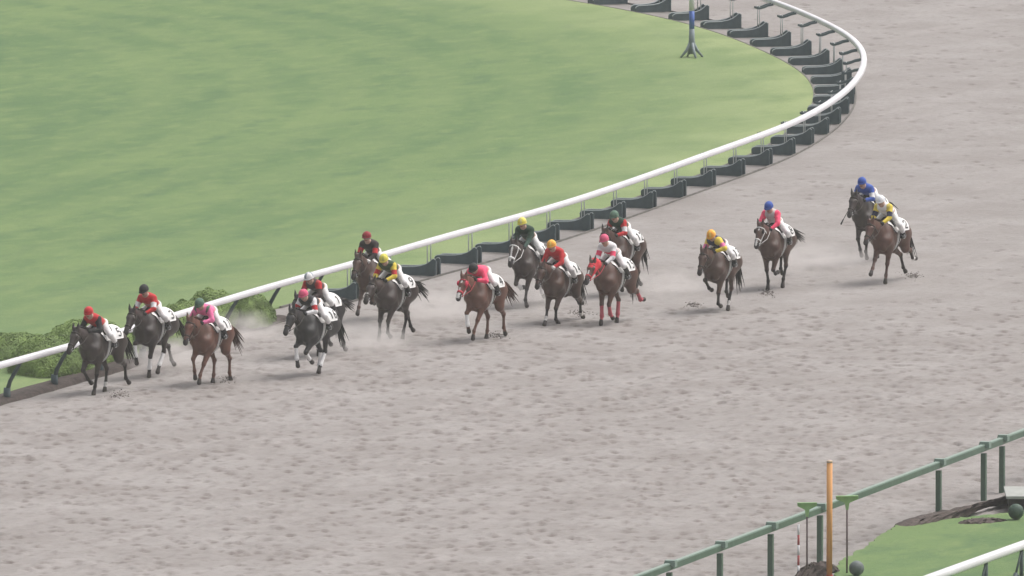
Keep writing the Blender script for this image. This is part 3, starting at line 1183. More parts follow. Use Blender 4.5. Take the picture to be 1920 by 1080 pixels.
def make_horse(i, sp):
    loc = at(sp['u'], sp['v'])
    th = R(sp['th'] - 1.0)
    rz = math.atan2(-math.cos(th), -math.sin(th))
    sc = sp.get('scale', 1.0)
    root = thing('race_horse', sp['label'], 'horse', loc, rz, 'racehorses galloping round the bend', sc)
    B, dz, inf = horse_body(sp)
    q, H, Ls, Fr = inf['q'], inf['H'], inf['Ls'], inf['Fr']
    cn = sp['coat']
    c, pcol = COATS[cn]
    k = 0.9 + (random.random() - 0.5) * 0.16
    c = tuple(x * k for x in c)
    coat = mat('coat_%s_%d' % (cn, i), c, 0.42, scale=3.5, var=0.25, bump=0.3, bscale=6, spec=0.5)
    pts = mat('points_' + cn, pcol, 0.5, var=0.15, scale=8)
    wrap = WRAPR if any(l[1] == 'r' for l in sp['legs']) else (WRAPW if any(l[1] == 'w' for l in sp['legs']) else SOCK)
    bl = sp.get('blaze')
    p0 = np.array(q(0))
    Hn, Ln, Fn = np.array(H), np.array(Ls), np.array(Fr)

    def recolor(C, tg):
        tg = np.where(tg == 6, 0, tg)
        if bl:
            r_ = C - p0
            f, y, fr_ = r_ @ Hn, r_ @ Ln, r_ @ Fn
            for f0, f1, w in bl:
                m = (f > f0) & (f < f1) & (np.abs(y) < w) & (fr_ > 0.02)
                tg = np.where(m, 5, tg)
        return tg
    me = B.mesh('horse_body', 0.022, [coat, pts, wrap, HOOF, MUZZ, SOCK], recolor=recolor)
    link('body', me, root)
    hair = mat('hair_' + cn, tuple(x * 0.9 for x in pcol), 0.6, var=0.2, scale=20)
    # eyes
    for s_ in (-1, 1):
        b_ = MB()
        b_.ball(q(0.155, 0.093 * s_, 0.035), 0.023, 10)
        b_.build('eye', EYE, root, True)
    # mane and forelock
    b_ = MB()
    rr = random.Random(i)
    base, N = inf['base'], inf['N']
    up = Vector((-N.z, 0, N.x)).normalized()
    for kq in range(46):
        t = kq / 45
        cr = base + N * (0.05 + 0.70 * t) + up * (0.285 - 0.17 * t)
        y = rr.uniform(-0.012, 0.012)
        wind = Vector((-0.10 - 0.06 * rr.random(), rr.choice((-1, -1, 1)) * rr.uniform(0.03, 0.09), rr.uniform(-0.04, 0.045)))
        a = cr + Vector((0, y, -0.03))
        b_.tube([a, a + wind * 0.5 + Vector((0, 0, 0.035)), a + wind * 1.05], [0.024, 0.018, 0.003], 5)
    for kq in range(6):
        a = q(-0.02, rr.uniform(-0.03, 0.03), 0.085)
        b_.tube([a, a + Vector(H) * 0.07 + Vector(Fr) * 0.02, a + Vector(H) * 0.15 + Vector(Ls) * rr.uniform(-0.03, 0.03)], [0.015, 0.012, 0.003], 5)
    b_.build('mane', hair, root, True)['kind'] = 'stuff'
    # tail
    b_ = MB()
    ta = sp.get('tail', 28)
    ty = sp.get('taily', 0.0)
    r0 = Vector((-0.84, 0, 1.36 + dz))
    D0 = Vector((-math.cos(R(ta)), ty, -math.sin(R(ta)))).normalized()
    for kq in range(44):
        sx, sy = rr.gauss(0, 1), rr.gauss(0, 1)
        L = rr.uniform(0.45, 0.82)
        j1 = Vector((0, sx * 0.025, sy * 0.03))
        j2 = Vector((0, sx * 0.055, sy * 0.07))
        p1 = r0 + Vector((-0.10, 0, 0.03)) + j1 * 0.5
        b_.tube([r0 + Vector((0.06, sx * 0.012, 0.0)), p1, p1 + D0 * L * 0.45 + j1 + Vector((0, 0, 0.02)), p1 + D0 * L + j2 - Vector((0, 0, 0.10 * L))], [0.022, 0.026, 0.020, 0.003], 5)
    b_.build('tail', hair, root, True)['kind'] = 'stuff'
    # tack
    off = Matrix.Translation((0, 0, dz))
    lk = lambda n_, m_, par=root: link(n_, m_, par, (0, 0, dz) if par is root else None)
    cl = lk('saddle_cloth', CLOTH)
    lk('binding', BIND, cl)
    for side in (-1, 1):
        for ci, ch in enumerate(sp['num']):
            lk('digit', digit_mesh(ch, side, ci, len(sp['num'])), cl)
    lk('saddle', SADDLE)
    gi = lk('overgirth', GIRTH)
    lk('girth_print', DASH, gi)['kind'] = 'stuff'
    bc = sp.get('tack', (0.03, 0.022, 0.018))
    tm = mat('tack_%02x%02x%02x' % tuple(int(x * 255) for x in bc), bc, 0.5)
    b_ = MB()
    for f, w, tl in ((0.40, 0.05 if sp.get('wide') else 0.032, 0.0), (0.06, 0.026, -0.02)):
        b_.add(*head_band(B, q, H, Ls, Fr, f, w, 0.004, tl))
    for s_ in (-1, 1):
        a = [drape_r(B, np.array([tuple(q(f, 0, fo))]), np.array([tuple(Ls * s_)]), 0.010, hi=0.3)[0] for f, fo in ((0.04, -0.02), (0.15, -0.05), (0.28, -0.045), (0.40, -0.04), (0.49, -0.035))]
        b_.tube(a, 0.012, 5)
    br = b_.build('bridle', tm, root, True)
    for s_ in (-1, 1):
        b_ = MB()
        c0 = Vector(q(0.49, 0.062 * s_, -0.035))
        b_.tube([c0 + Vector(H) * 0.035 * math.cos(a) + Vector(Fr) * 0.035 * math.sin(a) for a in np.linspace(0, 2 * PI, 11)], 0.007, 5, cap=False)
        b_.build('bit_ring', IRON, br, True)
    # reins to the rider's hands
    hx, hz = sp['hand']
    for s_ in (-1, 1):
        b_ = MB()
        c0 = Vector(q(0.49, 0.07 * s_, -0.035))
        c1 = Vector((hx, 0.11 * s_, hz + dz))
        mid = (c0 + c1) / 2 + Vector((0, 0.05 * s_, -0.05))
        b_.tube([c0, c0.lerp(mid, 0.6), mid, mid.lerp(c1, 0.5) + Vector((0, 0.01 * s_, 0)), c1], 0.007, 5)
        b_.build('rein', tm, root, True)
    for s_ in (-1, 1):
        ax, az = sp['foot']
        b_ = MB()
        b_.tube([(0.08, 0.24 * s_, 1.46 + dz), (0.08, 0.315 * s_, 1.36 + dz), (ax + 0.08, 0.35 * s_, az + 0.08 + dz)], 0.010, 5)
        b_.tube([(ax + 0.08 + 0.0, 0.35 * s_ + 0.055 * math.cos(a), az + 0.03 + dz + 0.06 * math.sin(a)) for a in np.linspace(-PI * 0.25, PI * 1.25, 12)], 0.008, 5, m=1)
        b_.box((ax + 0.08, 0.35 * s_, az - 0.012 + dz), (0.05, 0.09, 0.012), 1)
        b_.build('stirrup', [SADDLE_M, IRON], root, True)
    if sp.get('hood'):
        hm = mat('red_hood', (0.60, 0.035, 0.05), 0.7, var=0.12, scale=12)
        Bh = Body()
        Bh.cone(q(-0.06, 0, -0.02), q(0.14, 0, -0.02), 0.135, 0.125, 0, 0.85, 0.05)
        Bh.cone(q(0.14, 0, -0.04), q(0.28, 0, -0.025), 0.125, 0.10, 0, 0.78, 0.05)
        Bh.cone(q(0.0, 0, -0.05), q(-0.10, 0, -0.14), 0.125, 0.15, 0, 0.75, 0.05)
        link('hood', Bh.mesh('hood', 0.02, [hm]), root)
    if sp.get('cups'):
        cm = mat('cup_%d' % i, sp['cups'], 0.6)
        for s_ in (-1, 1):
            b_ = MB()
            b_.ball(q(0.15, 0.105 * s_, 0.045), 0.06, 12, 0, (1, 0.55, 1.1))
            b_.build('blinker_cup', cm, root, True)
    return root, B, dz, inf


# ------------------------------------------------------------------ jockeys
def ik(a, b_, l1, l2, hint):
    a, b_ = Vector(a), Vector(b_)
    d_ = b_ - a
    L = min(d_.length, (l1 + l2) * 0.995)
    d_ = d_.normalized()
    x = (l1 * l1 - l2 * l2 + L * L) / (2 * L)
    h = math.sqrt(max(0, l1 * l1 - x * x))
    hv = Vector(hint)
    hv = (hv - d_ * hv.dot(d_)).normalized()
    return a + d_ * x + hv * h


SKIN = mat('skin', (0.48, 0.31, 0.245), 0.55, var=0.06, scale=15)
LIPS = mat('lips', (0.32, 0.12, 0.10), 0.5)
BOOT = mat('boot_leather', (0.016, 0.015, 0.016), 0.35, spec=0.5)
GLOVE = mat('glove', (0.03, 0.03, 0.032), 0.7)
GLOVEW = mat('glove_white', (0.7, 0.69, 0.68), 0.7)
GOGG = mat('goggle_dark', (0.03, 0.03, 0.035), 0.2, spec=0.5)
GOGGM = mat('goggle_dusty', (0.36, 0.34, 0.34), 0.5)


def glove_mesh():
    b_ = MB()
    # right-handed fist curled round a rein that runs along x; palm centre at origin
    for k, (yo, L) in enumerate(((-0.033, 0.030), (-0.011, 0.035), (0.011, 0.033), (0.032, 0.026))):
        b_.tube([(0.0 + yo * 0.1, 0.0 + 0.02, 0.0 + yo), (0.045, 0.028, yo), (0.045 + L * 0.75, 0.012, yo * 0.95), (0.052 + L * 0.6, -0.018, yo * 0.9), (0.040, -0.026, yo * 0.88)], [0.013, 0.0125, 0.011, 0.010, 0.008], 6)
    b_.tube([(-0.03, 0.008, 0.0), (0.0, 0.012, 0.0), (0.045, 0.012, 0.0)], [0.030, 0.040, 0.036], 8)
    b_.tube([(-0.01, -0.01, 0.03), (0.03, -0.024, 0.045), (0.06, -0.022, 0.035)], [0.014, 0.012, 0.008], 6)
    b_.tube([(-0.07, 0.0, 0.0), (-0.025, 0.008, 0.0)], [0.030, 0.030], 8)
    return b_


GB = glove_mesh()
GLV = {0: GB.mesh('glove', [GLOVE], True), 1: GB.mesh('glove', [GLOVEW], True)}


def helmet_mesh(cols, mode):
    """cols: list of materials; mode solid/quarter/stripe"""
    b_ = MB()
    n, rings = 28, 11
    rx, ry, rzz = 0.130, 0.110, 0.115

    def P(i, j, g_=0.0):
        a = R(104) * i / rings
        ph = 2 * PI * j / n
        if math.cos(ph) > 0:
            a *= 0.93 + 0.07 * (1 - math.cos(ph))
        return ((rx + g_) * math.sin(a) * math.cos(ph), (ry + g_) * math.sin(a) * math.sin(ph), (rzz + g_) * math.cos(a))
    for i in range(rings):
        for j in range(n):
            c = 0
            if len(cols) > 1:
                if mode == 'quarter':
                    c = (j // 7) % 2
                elif mode == 'stripe':
                    c = 1 if j % 7 in (0, 1) else 0
            b_.add([P(i, j), P(i + 1, j), P(i + 1, j + 1), P(i, j + 1)], [(0, 1, 2, 3)], c)
    # rim and peak
    b_.tube([P(rings, j, 0.002) for j in range(n + 1)], 0.008, 5, 0, cap=False)
    pk = []
    for j in range(-6, 7):
        a = R(96) * (0.93 + 0.07 * (1 - math.cos(2 * PI * j / n)))
        ph = 2 * PI * j / n
        x, y, z = P(rings, j)
        ext = 0.055 * max(0, math.cos(ph)) ** 0.7
        pk.append(((x, y, z + 0.006), (x + ext, y * 1.03, z - 0.012 * math.cos(ph)), (x, y, z - 0.006)))
    for a, c in zip(pk[:-1], pk[1:]):
        b_.add([a[0], a[1], c[1], c[0], a[2], c[2]], [(0, 1, 2, 3), (4, 5, 2, 1)], 0)
    me = b_.mesh('helmet', cols, True)
    return me


def goggle_mesh(m):
    b_ = MB()
    n = 14
    for k in range(n):
        qs = []
        for j, aa in ((k, 99), (k, 121), (k + 1, 121), (k + 1, 99)):
            ph = R(-62 + 124 * j / n)
            a = R(aa)
            r = 0.110 if aa == 99 else 0.108
            qs.append((r * math.sin(a) * math.cos(ph) + 0.006, 0.92 * r * math.sin(a) * math.sin(ph), 0.115 * math.cos(a)))
        b_.add(qs, [(0, 1, 2, 3)])
    b_.tube([(0.11 * math.cos(a) + 0.004, 0.102 * math.sin(a), -0.032) for a in np.linspace(0, 2 * PI, 19)], 0.007, 5, cap=False)
    return b_.mesh('goggles', [m], False)


GGM = {0: goggle_mesh(GOGG), 1: goggle_mesh(GOGGM)}
J_SK, J_TOR, J_S1, J_S2, J_S3, J_LEG, J_BOOT, J_LIP, J_YOKE = range(9)


def make_jockey(i, sp, loc, rz, sc, dz):
    j = sp['jockey']
    root = thing('person', j['label'], 'person', loc, rz, 'jockeys riding in the race', sc)
    t = R(j.get('t', 20) * 0.72)
    lat = j.get('lat', 0.0)
    hip = Vector((j.get('hx', 0.04), 0, j.get('hz', 1.80) - 0.04 + dz))
    tl = 0.41
    td = Vector((math.cos(t), lat, math.sin(t))).normalized()
    chest = hip + td * tl
    tw = Vector((-math.sin(R(j.get('twist', 0))), math.cos(R(j.get('twist', 0))), j.get('roll', 0.0))).normalized()
    sh = [chest + tw * 0.17 * s_ - td * 0.02 + Vector((0, 0, -0.01)) for s_ in (1, -1)]
    hp, hy = R(j.get('hp', -18)), R(j.get('hy', 0))
    Fv = Vector((math.cos(hp) * math.cos(hy), math.cos(hp) * math.sin(hy), math.sin(hp)))
    Lv = Vector((-math.sin(hy), math.cos(hy), 0))
    Uv = Fv.cross(Lv)
    head = chest + td * 0.10 + Vector((0.055, 0, 0.125)) + Fv * 0.02 + Vector((0, 0, j.get('hup', 0.0)))
    B = Body()
    # head
    B.cone(head + Uv * 0.03, head - Uv * 0.03 + Fv * 0.02, 0.092, 0.078, J_SK, 0.85, 0.03)
    B.cone(head - Uv * 0.06 + Fv * 0.045, head - Uv * 0.085 + Fv * 0.055, 0.045, 0.035, J_SK, 1.0, 0.04)
    B.cone(head - Uv * 0.005 + Fv * 0.088, head - Uv * 0.035 + Fv * 0.108, 0.012, 0.017, J_SK, 1.0, 0.02)
    B.cone(head - Uv * 0.062 + Fv * 0.088 - Lv * 0.02, head - Uv * 0.062 + Fv * 0.088 + Lv * 0.02, 0.010, 0.010, J_LIP, 1.0, 0.01)
    for s_ in (1, -1):
        B.cone(head + Lv * 0.085 * s_ - Uv * 0.02, head + Lv * 0.088 * s_ - Uv * 0.035, 0.02, 0.016, J_SK, 1.0, 0.02)
    B.cone(head - Uv * 0.05, chest + td * 0.02, 0.058, 0.066, J_SK, 1.0, 0.04)
    # trunk
    B.cone(hip + td * 0.02, hip + td * 0.2, 0.115, 0.112, J_TOR, 1.25, 0.06)
    B.cone(hip + td * 0.2, chest - td * 0.03, 0.115, 0.125, J_TOR, 1.3, 0.06)
    B.cone(sh[0] - tw * 0.03, sh[1] + tw * 0.03, 0.082, 0.082, J_YOKE, 1.0, 0.06)
    B.cone(hip + Vector((-0.05, 0.06, 0.0)), hip + Vector((-0.03, -0.06, 0.0)), 0.104, 0.104, J_LEG, 1.0, 0.06)
    hands, feet = [], []
    hx, hz = sp['hand']
    for k, s_ in enumerate((1, -1)):
        hand = Vector((hx, 0.115 * s_, hz + dz)) + Vector(j.get('hand%d' % k, (0, 0, 0)))
        hint = Vector((-0.35, (0.6 + j.get('out', 0.0)) * s_, -0.6)) if ('el%d' % k) not in j else Vector(j['el%d' % k])
        el = ik(sh[k], hand, 0.28, 0.25, hint)
        wv = (hand - el)
        hand = el + wv.normalized() * 0.25
        m1, m2 = sh[k].lerp(el, 0.45), sh[k].lerp(el, 0.85)
        B.cone(sh[k], m1, 0.068, 0.056, J_S1, 1.0, 0.03)
        B.cone(m1, m2, 0.056, 0.052, J_S2, 1.0, 0.02)
        B.cone(m2, el, 0.052, 0.046, J_S3, 1.0, 0.02)
        B.cone(el, hand - wv.normalized() * 0.03, 0.047, 0.032, J_S3, 1.0, 0.03)
        B.cone(hand - wv.normalized() * 0.03, hand, 0.026, 0.024, J_SK, 1.0, 0.02)
        hands.append((hand, wv.normalized()))
        ax, az = sp['foot']
        hj = hip + Vector((0.0, 0.085 * s_, -0.02))
        an = Vector((ax, 0.335 * s_, az + 0.08 + dz))
        kn = ik(hj, an, 0.42, 0.41, Vector((1.0, 0.30 * s_, 0.45)))
        B.cone(hj, kn, 0.088, 0.06, J_LEG, 1.0, 0.05)
        cv = kn.lerp(an, 0.35)
        bt = kn.lerp(an, j.get('boot', 0.42))
        B.cone(kn, bt, 0.062, 0.056, J_LEG, 1.0, 0.04)
        B.cone(bt, an, 0.056, 0.038, J_BOOT, 1.0, 0.02)
        B.cone(an + Vector((-0.045, 0, -0.05)), an + Vector((0.13, 0.01 * s_, -0.062)), 0.036, 0.030, J_BOOT, 1.0, 0.04)
    cm = lambda key, c: fabric('%s_%s' % (key, '%02x%02x%02x' % tuple(int(x * 255) for x in c)), c)
    tor = cm('silk', j['body'])
    yoke = cm('silk', j.get('yoke', j['body']))
    s1, s2, s3 = (cm('silk', c) for c in j['sleeve'])
    brc = cm('breeches', j.get('breech', (0.74, 0.73, 0.73)))
    allm = [SKIN, SKIN, SKIN, SKIN, SKIN, SKIN, SKIN, LIPS, SKIN]
    link('body', B.mesh('person_body', 0.02, allm), root)
    jm = [SKIN, tor, s1, s2, s3, brc, BOOT, LIPS, yoke]
    st = j.get('stripe')
    if st:
        jm.append(cm('silk', st))

    def rec(C, tg):
        if st:
            r_ = C - np.array(hip)
            f = r_ @ np.array(td)
            m = (np.abs(f - 0.26) < 0.045) & (tg == J_TOR)
            tg = np.where(m, 9, tg)
        return tg
    link('jacket', B.mesh('jacket', 0.018, jm, {J_TOR, J_S1, J_S2, J_S3, J_YOKE}, 0.012, rec), root)
    link('breeches', B.mesh('breeches', 0.018, jm, {J_LEG}, 0.008), root)
    for s_ in (1, -1):
        Bb = Body()
        Bb.p = [q for q in B.p if q[5] == J_BOOT and q[1][1] * s_ > 0]
        link('boot', Bb.mesh('boot', 0.018, jm, None, 0.014), root)
    Mh = Matrix((Fv, Lv, Uv)).transposed().to_4x4()
    Mh.translation = head + Uv * 0.025 - Fv * 0.005
    caps = [cm('cap', c) for c in j['cap']]
    hm = link('helmet', helmet_mesh(caps, j.get('capmode', 'solid')), root, mw=Mh)
    link('goggles', GGM[j.get('gog', i % 2)], root, mw=Mh)
    for (h_, w_), s_ in zip(hands, (1, -1)):
        ex = w_
        ey = Vector((0, s_, 0)) - ex * (ex.y * s_)
        ey = ey.normalized()
        ez = ex.cross(ey)
        Mg = Matrix((ex, ey, ez)).transposed().to_4x4()
        Mg.translation = h_
        link('glove', GLV[j.get('glove', 0)], root, mw=Mg)
    return root, hands


RED = (0.50, 0.022, 0.028)
PINK = (0.78, 0.17, 0.36)
HOT = (0.85, 0.07, 0.16)
CAPPINK = (0.62, 0.10, 0.19)
WHT = (0.75, 0.74, 0.75)
BLK = (0.016, 0.016, 0.018)
GRN = (0.015, 0.045, 0.025)
CAPG = (0.085, 0.155, 0.11)
YEL = (0.72, 0.56, 0.07)
CAPY = (0.70, 0.62, 0.10)
ORG = (0.78, 0.36, 0.05)
BLU = (0.035, 0.085, 0.36)
NAVY = (0.015, 0.02, 0.07)

HD = dict(hand=(0.70, 1.60), foot=(-0.12, 1.17))


def H_(u, v, th, coat, num, legs, label, jockey, **kw):
    d_ = dict(HD)
    d_.update(u=u, v=v, th=th, coat=coat, num=num, legs=legs, label=label, jockey=jockey)
    d_.update(kw)
    return d_


def J_(label, cap, body, sleeve, **kw):
    d_ = dict(label=label, cap=cap, body=body, sleeve=sleeve)
    d_.update(kw)
    return d_


# legs in the order near fore (left), off fore (right), left hind, right hind
RUNNERS = [
    H_(190, 738, 30, 'darkbay', '5', [((4, 4, 22), 'p'), ((34, -30, -55), 'p'), ('back', 'p'), ('under', 's')],
       'dark bay horse leading the race at the far left beside the rail',
       J_('jockey in red cap, red jacket and black sleeves on the leading horse', [RED], RED, (BLK, BLK, BLK), t=30, hz=1.76, hy=12, twist=-6, boot=0.8), neck=33, tail=50),
    H_(290, 708, 27, 'darkbay', '3', [((8, -4, 10), 'w'), ((62, 4, -12), 'w'), ('fwd', 'w'), ('back', 'p')],
       'dark bay horse with white front bandages and number 3 saddle cloth',
       J_('jockey in black cap and red jacket with white sleeve bands on number 3', [BLK], RED, (RED, WHT, RED), yoke=RED, t=44, hz=1.78, hup=0.02, hp=-25, out=0.3, stripe=(0.45, 0.2, 0.2)), neck=36, air=0.05, tail=40),
    H_(395, 722, 25, 'chestnut', '11', [((26, 22, 20), 'c'), ((46, 0, -12), 'c'), ((2, -44, -8, -20), 'c'), ('under', 'c')],
       'chestnut horse with plain legs ridden by the pink and green jockey',
       J_('jockey crouched low in green cap and pink jacket with green collar', [CAPG], PINK, (PINK, PINK, PINK), yoke=(0.09, 0.16, 0.11), t=16, hz=1.86, hp=-28, out=0.4), neck=38, head=-60, tail=40, taily=0.1),
    H_(592, 704, 29, 'black', '16', [((36, -42, -55), 'w'), ((54, 2, -12), 'w'), ('fwd', 'w'), ('under', 'w')],
       'black horse with white bandages on its legs and number 16 cloth',
       J_('jockey in pink cap and white sleeves with red bands on the black horse', [CAPPINK], BLK, (WHT, RED, WHT), yoke=(0.05, 0.05, 0.055), t=20, hz=1.83, hp=-22, out=0.2, boot=0.7), neck=35, tail=58),
    H_(601, 669, 28, 'black', '1', [('fold', 'p'), ('back', 'w'), ('back', 'p'), ('lift', 'p')],
       'black horse half hidden directly behind the number 16 horse',
       J_('jockey in silver and white quartered cap and brown jacket with red collar', [WHT, (0.30, 0.34, 0.38)], (0.06, 0.035, 0.035), (RED, (0.05, 0.03, 0.03), (0.05, 0.03, 0.03)), yoke=(0.35, 0.03, 0.03), capmode='quarter', t=26, hz=1.85), neck=34, tail=10),
    H_(702, 602, 21, 'bay', '6', [('lift', 'p'), ('fwd', 'c'), ('under', 'p'), ('back', 'p')],
       'bay horse nearest the rail, mostly behind the yellow capped rider',
       J_('jockey in maroon cap and black jacket with red sleeve bands, face grey with dust', [(0.26, 0.02, 0.03)], (0.028, 0.018, 0.02), ((0.025, 0.016, 0.018), RED, (0.025, 0.016, 0.018)), t=48, hp=-8, gog=1, glove=1, out=0.2), neck=40),
    H_(740, 640, 27, 'brown', '9', [((22, -8, -50), 'p'), ((24, 16, 12), 'p'), ('under', 'p'), ('back', 'p')],
       'dark brown horse with small white nose mark and bushy tail',
       J_('jockey in yellow patterned cap and yellow sleeves with green jacket and red armbands', [CAPY, (0.45, 0.46, 0.10)], (0.04, 0.075, 0.03), (YEL, RED, YEL), capmode='stripe', t=26, hz=1.86, hp=-26, hy=10, out=0.3), neck=28, head=-46, tail=24, taily=0.15, blaze=[(0.34, 0.42, 0.03)]),
    H_(908, 639, 26, 'chestnut', '4', [((26, 22, 20), 'c'), ((52, 3, -22), 'w'), ((-2, -46, -10, -30), 'c'), ('under', 'c')],
       'chestnut horse with white nose patch and red noseband',
       J_('jockey crouched low in black cap and hot pink jacket with white back', [BLK], HOT, (HOT, HOT, HOT), yoke=HOT, t=6, hz=1.80, hup=-0.05, hp=-30, out=0.4, boot=0.15), neck=36, tail=36, taily=0.1, tack=(0.42, 0.03, 0.05), wide=True, cups=(0.6, 0.03, 0.08), blaze=[(0.10, 0.17, 0.02), (0.30, 0.38, 0.012), (0.44, 0.58, 0.042)]),
    H_(994, 575, 22, 'brown', '10', [((16, 0, -30), 'p'), ((40, -50, -90), 'w'), ('trail', 'p'), ('back', 'w')],
       'brown horse with broad white blaze and white noseband',
       J_('jockey in bright yellow cap and dark green jacket, close to the rail', [CAPY, (0.62, 0.58, 0.28)], GRN, (GRN, GRN, (0.05, 0.10, 0.08)), capmode='stripe', t=44, hz=1.85, hp=-14, gog=1, hy=-4), neck=42, tack=(0.72, 0.71, 0.70), wide=True, head=-60, blaze=[(0.06, 0.50, 0.026)], air=0.03),
    H_(1052, 606, 25, 'bay', '14', [((20, -12, -50), 'p'), ((24, 27, 34), 's'), ('back', 's'), ('trail', 'p')],
       'dark brown bay horse with one white sock stretched forward',
       J_('jockey in orange striped cap and plain red jacket with white breeches', [ORG, (0.80, 0.55, 0.12)], RED, (RED, RED, RED), capmode='stripe', t=34, hz=1.84, hp=-18, out=0.3, glove=1, boot=0.75), neck=36, head=-56, tail=60),
    H_(1170, 554, 26, 'bay', '12', [('lift', 'p'), ('back', 'p'), ('stance', 'p'), ('back', 'p')],
       'bay horse behind the red hooded horse, beside the rail supports',
       J_('jockey in green cap and green jacket with red and white sleeves', [CAPG], (0.02, 0.05, 0.03), (RED, WHT, RED), yoke=(0.02, 0.05, 0.03), t=30, hp=-16, boot=0.75), neck=40, tail=60),
    H_(1152, 607, 28, 'redbay', '15', [((16, -24, -50), 'r'), ((14, 9, 18), 'r'), ('trail', 'r'), ('under', 'r')],
       'reddish bay horse wearing a red hood and red leg bandages',
       J_('jockey in pink cap and white jacket with red stripes above the red hood', [CAPPINK], WHT, (WHT, HOT, WHT), stripe=HOT, yoke=WHT, t=40, hz=1.84, hp=-18, boot=0.05), neck=33, head=-48, hood=True, tack=(0.5, 0.03, 0.05), blaze=[(0.26, 0.42, 0.014)], tail=75),
    H_(1352, 584, 23, 'bay', '13', [((10, -12, -65), 'p'), ((64, -32, -70), 'p'), ('under', 's'), ('lift', 'p')],
       'bay horse running alone with an orange capped rider looking down',
       J_('jockey in orange cap and yellow jacket with navy band and raised elbow', [ORG, (0.80, 0.58, 0.14)], NAVY, (YEL, PINK, YEL), yoke=YEL, capmode='stripe', t=22, hz=1.78, hp=-34, twist=-18, lat=-0.06, el0=(-0.3, 1.0, 0.15)), neck=32, head=-58, tail=70),
    H_(1455, 541, 22, 'bay', '8', [((14, -52, -95), 'p'), ((4, -2, 12), 'p'), ('under', 'p'), ('lift', 'p')],
       'brown horse in dark blinkers with a white noseband',
       J_('jockey in blue cap and bright pink jacket sitting upright with arms apart', [BLU], (0.55, 0.5, 0.5), (HOT, HOT, HOT), yoke=HOT, t=48, hz=1.78, hp=-26, out=0.9), neck=40, head=-56, tack=(0.55, 0.54, 0.53), cups=(0.03, 0.025, 0.025), blaze=[(0.10, 0.16, 0.02), (0.38, 0.56, 0.03)], tail=14, taily=0.12),
    H_(1632, 491, 24, 'darkbay', '7', [((14, 0, -20), 'p'), ((24, -10, -30), 'p'), ('under', 'p'), ('back', 'p')],
       'dark bay horse farthest from the camera with its rider in blue',
       J_('jockey in blue cap and blue jacket with white patches at the rear', [BLU], BLU, (BLU, WHT, BLU), yoke=(0.05, 0.11, 0.42), t=26, hy=8, hp=-14), neck=42, air=0.08),
    H_(1668, 529, 26, 'redbay', '2', [((4, 0, 14), 'c'), ((36, 38, 42), 'c'), ('trail', 's'), ('back', 'p')],
       'reddish bay horse last on the right with legs spread wide',
       J_('jockey in white cap and white jacket with yellow and navy striped sleeves', [(0.78, 0.78, 0.80), (0.62, 0.66, 0.74)], WHT, (YEL, NAVY, YEL), yoke=(0.60, 0.50, 0.12), capmode='stripe', t=34, hz=1.86, hp=-20, boot=0.75), neck=33, head=-54, tail=62),
]

for i, sp in enumerate(RUNNERS):
    root, B, dz, inf = make_horse(i, sp)
    jr, hands = make_jockey(i, sp, root.location, root.rotation_euler.z, sp.get('scale', 1.0), dz)
    if i == 14:                                          # whip carried low on the off side
        hnd, wv = hands[1]
        wt = thing('whip', 'dark riding whip hanging down beside the blue jockey horse', 'whip')
        wt.location, wt.rotation_euler = root.location, root.rotation_euler
        b_ = MB()
        b_.tube([hnd + Vector((0.02, 0.03, 0.06)), hnd + Vector((0.10, -0.16, -0.25)), hnd + Vector((0.16, -0.30, -0.52))], [0.013, 0.010, 0.008], 6)
        b_.build('shaft', BLACKCLOTH, wt, True)
        b_ = MB()
        b_.tube([hnd + Vector((0.155, -0.285, -0.49)), hnd + Vector((0.18, -0.34, -0.62))], [0.018, 0.022], 6)
        b_.build('flap', BLACKCLOTH, wt, True)

# ------------------------------------------------------------------ shrubs by the rail
LEAFM = [mat('leaf_dark', (0.14, 0.21, 0.064), 0.7, var=0.2, scale=2), mat('leaf_mid', (0.17, 0.25, 0.072), 0.7, var=0.2, scale=2), mat('leaf_light', (0.20, 0.285, 0.085), 0.7, var=0.2, scale=2)]
TWIG = mat('twig', (0.06, 0.045, 0.035), 0.9)


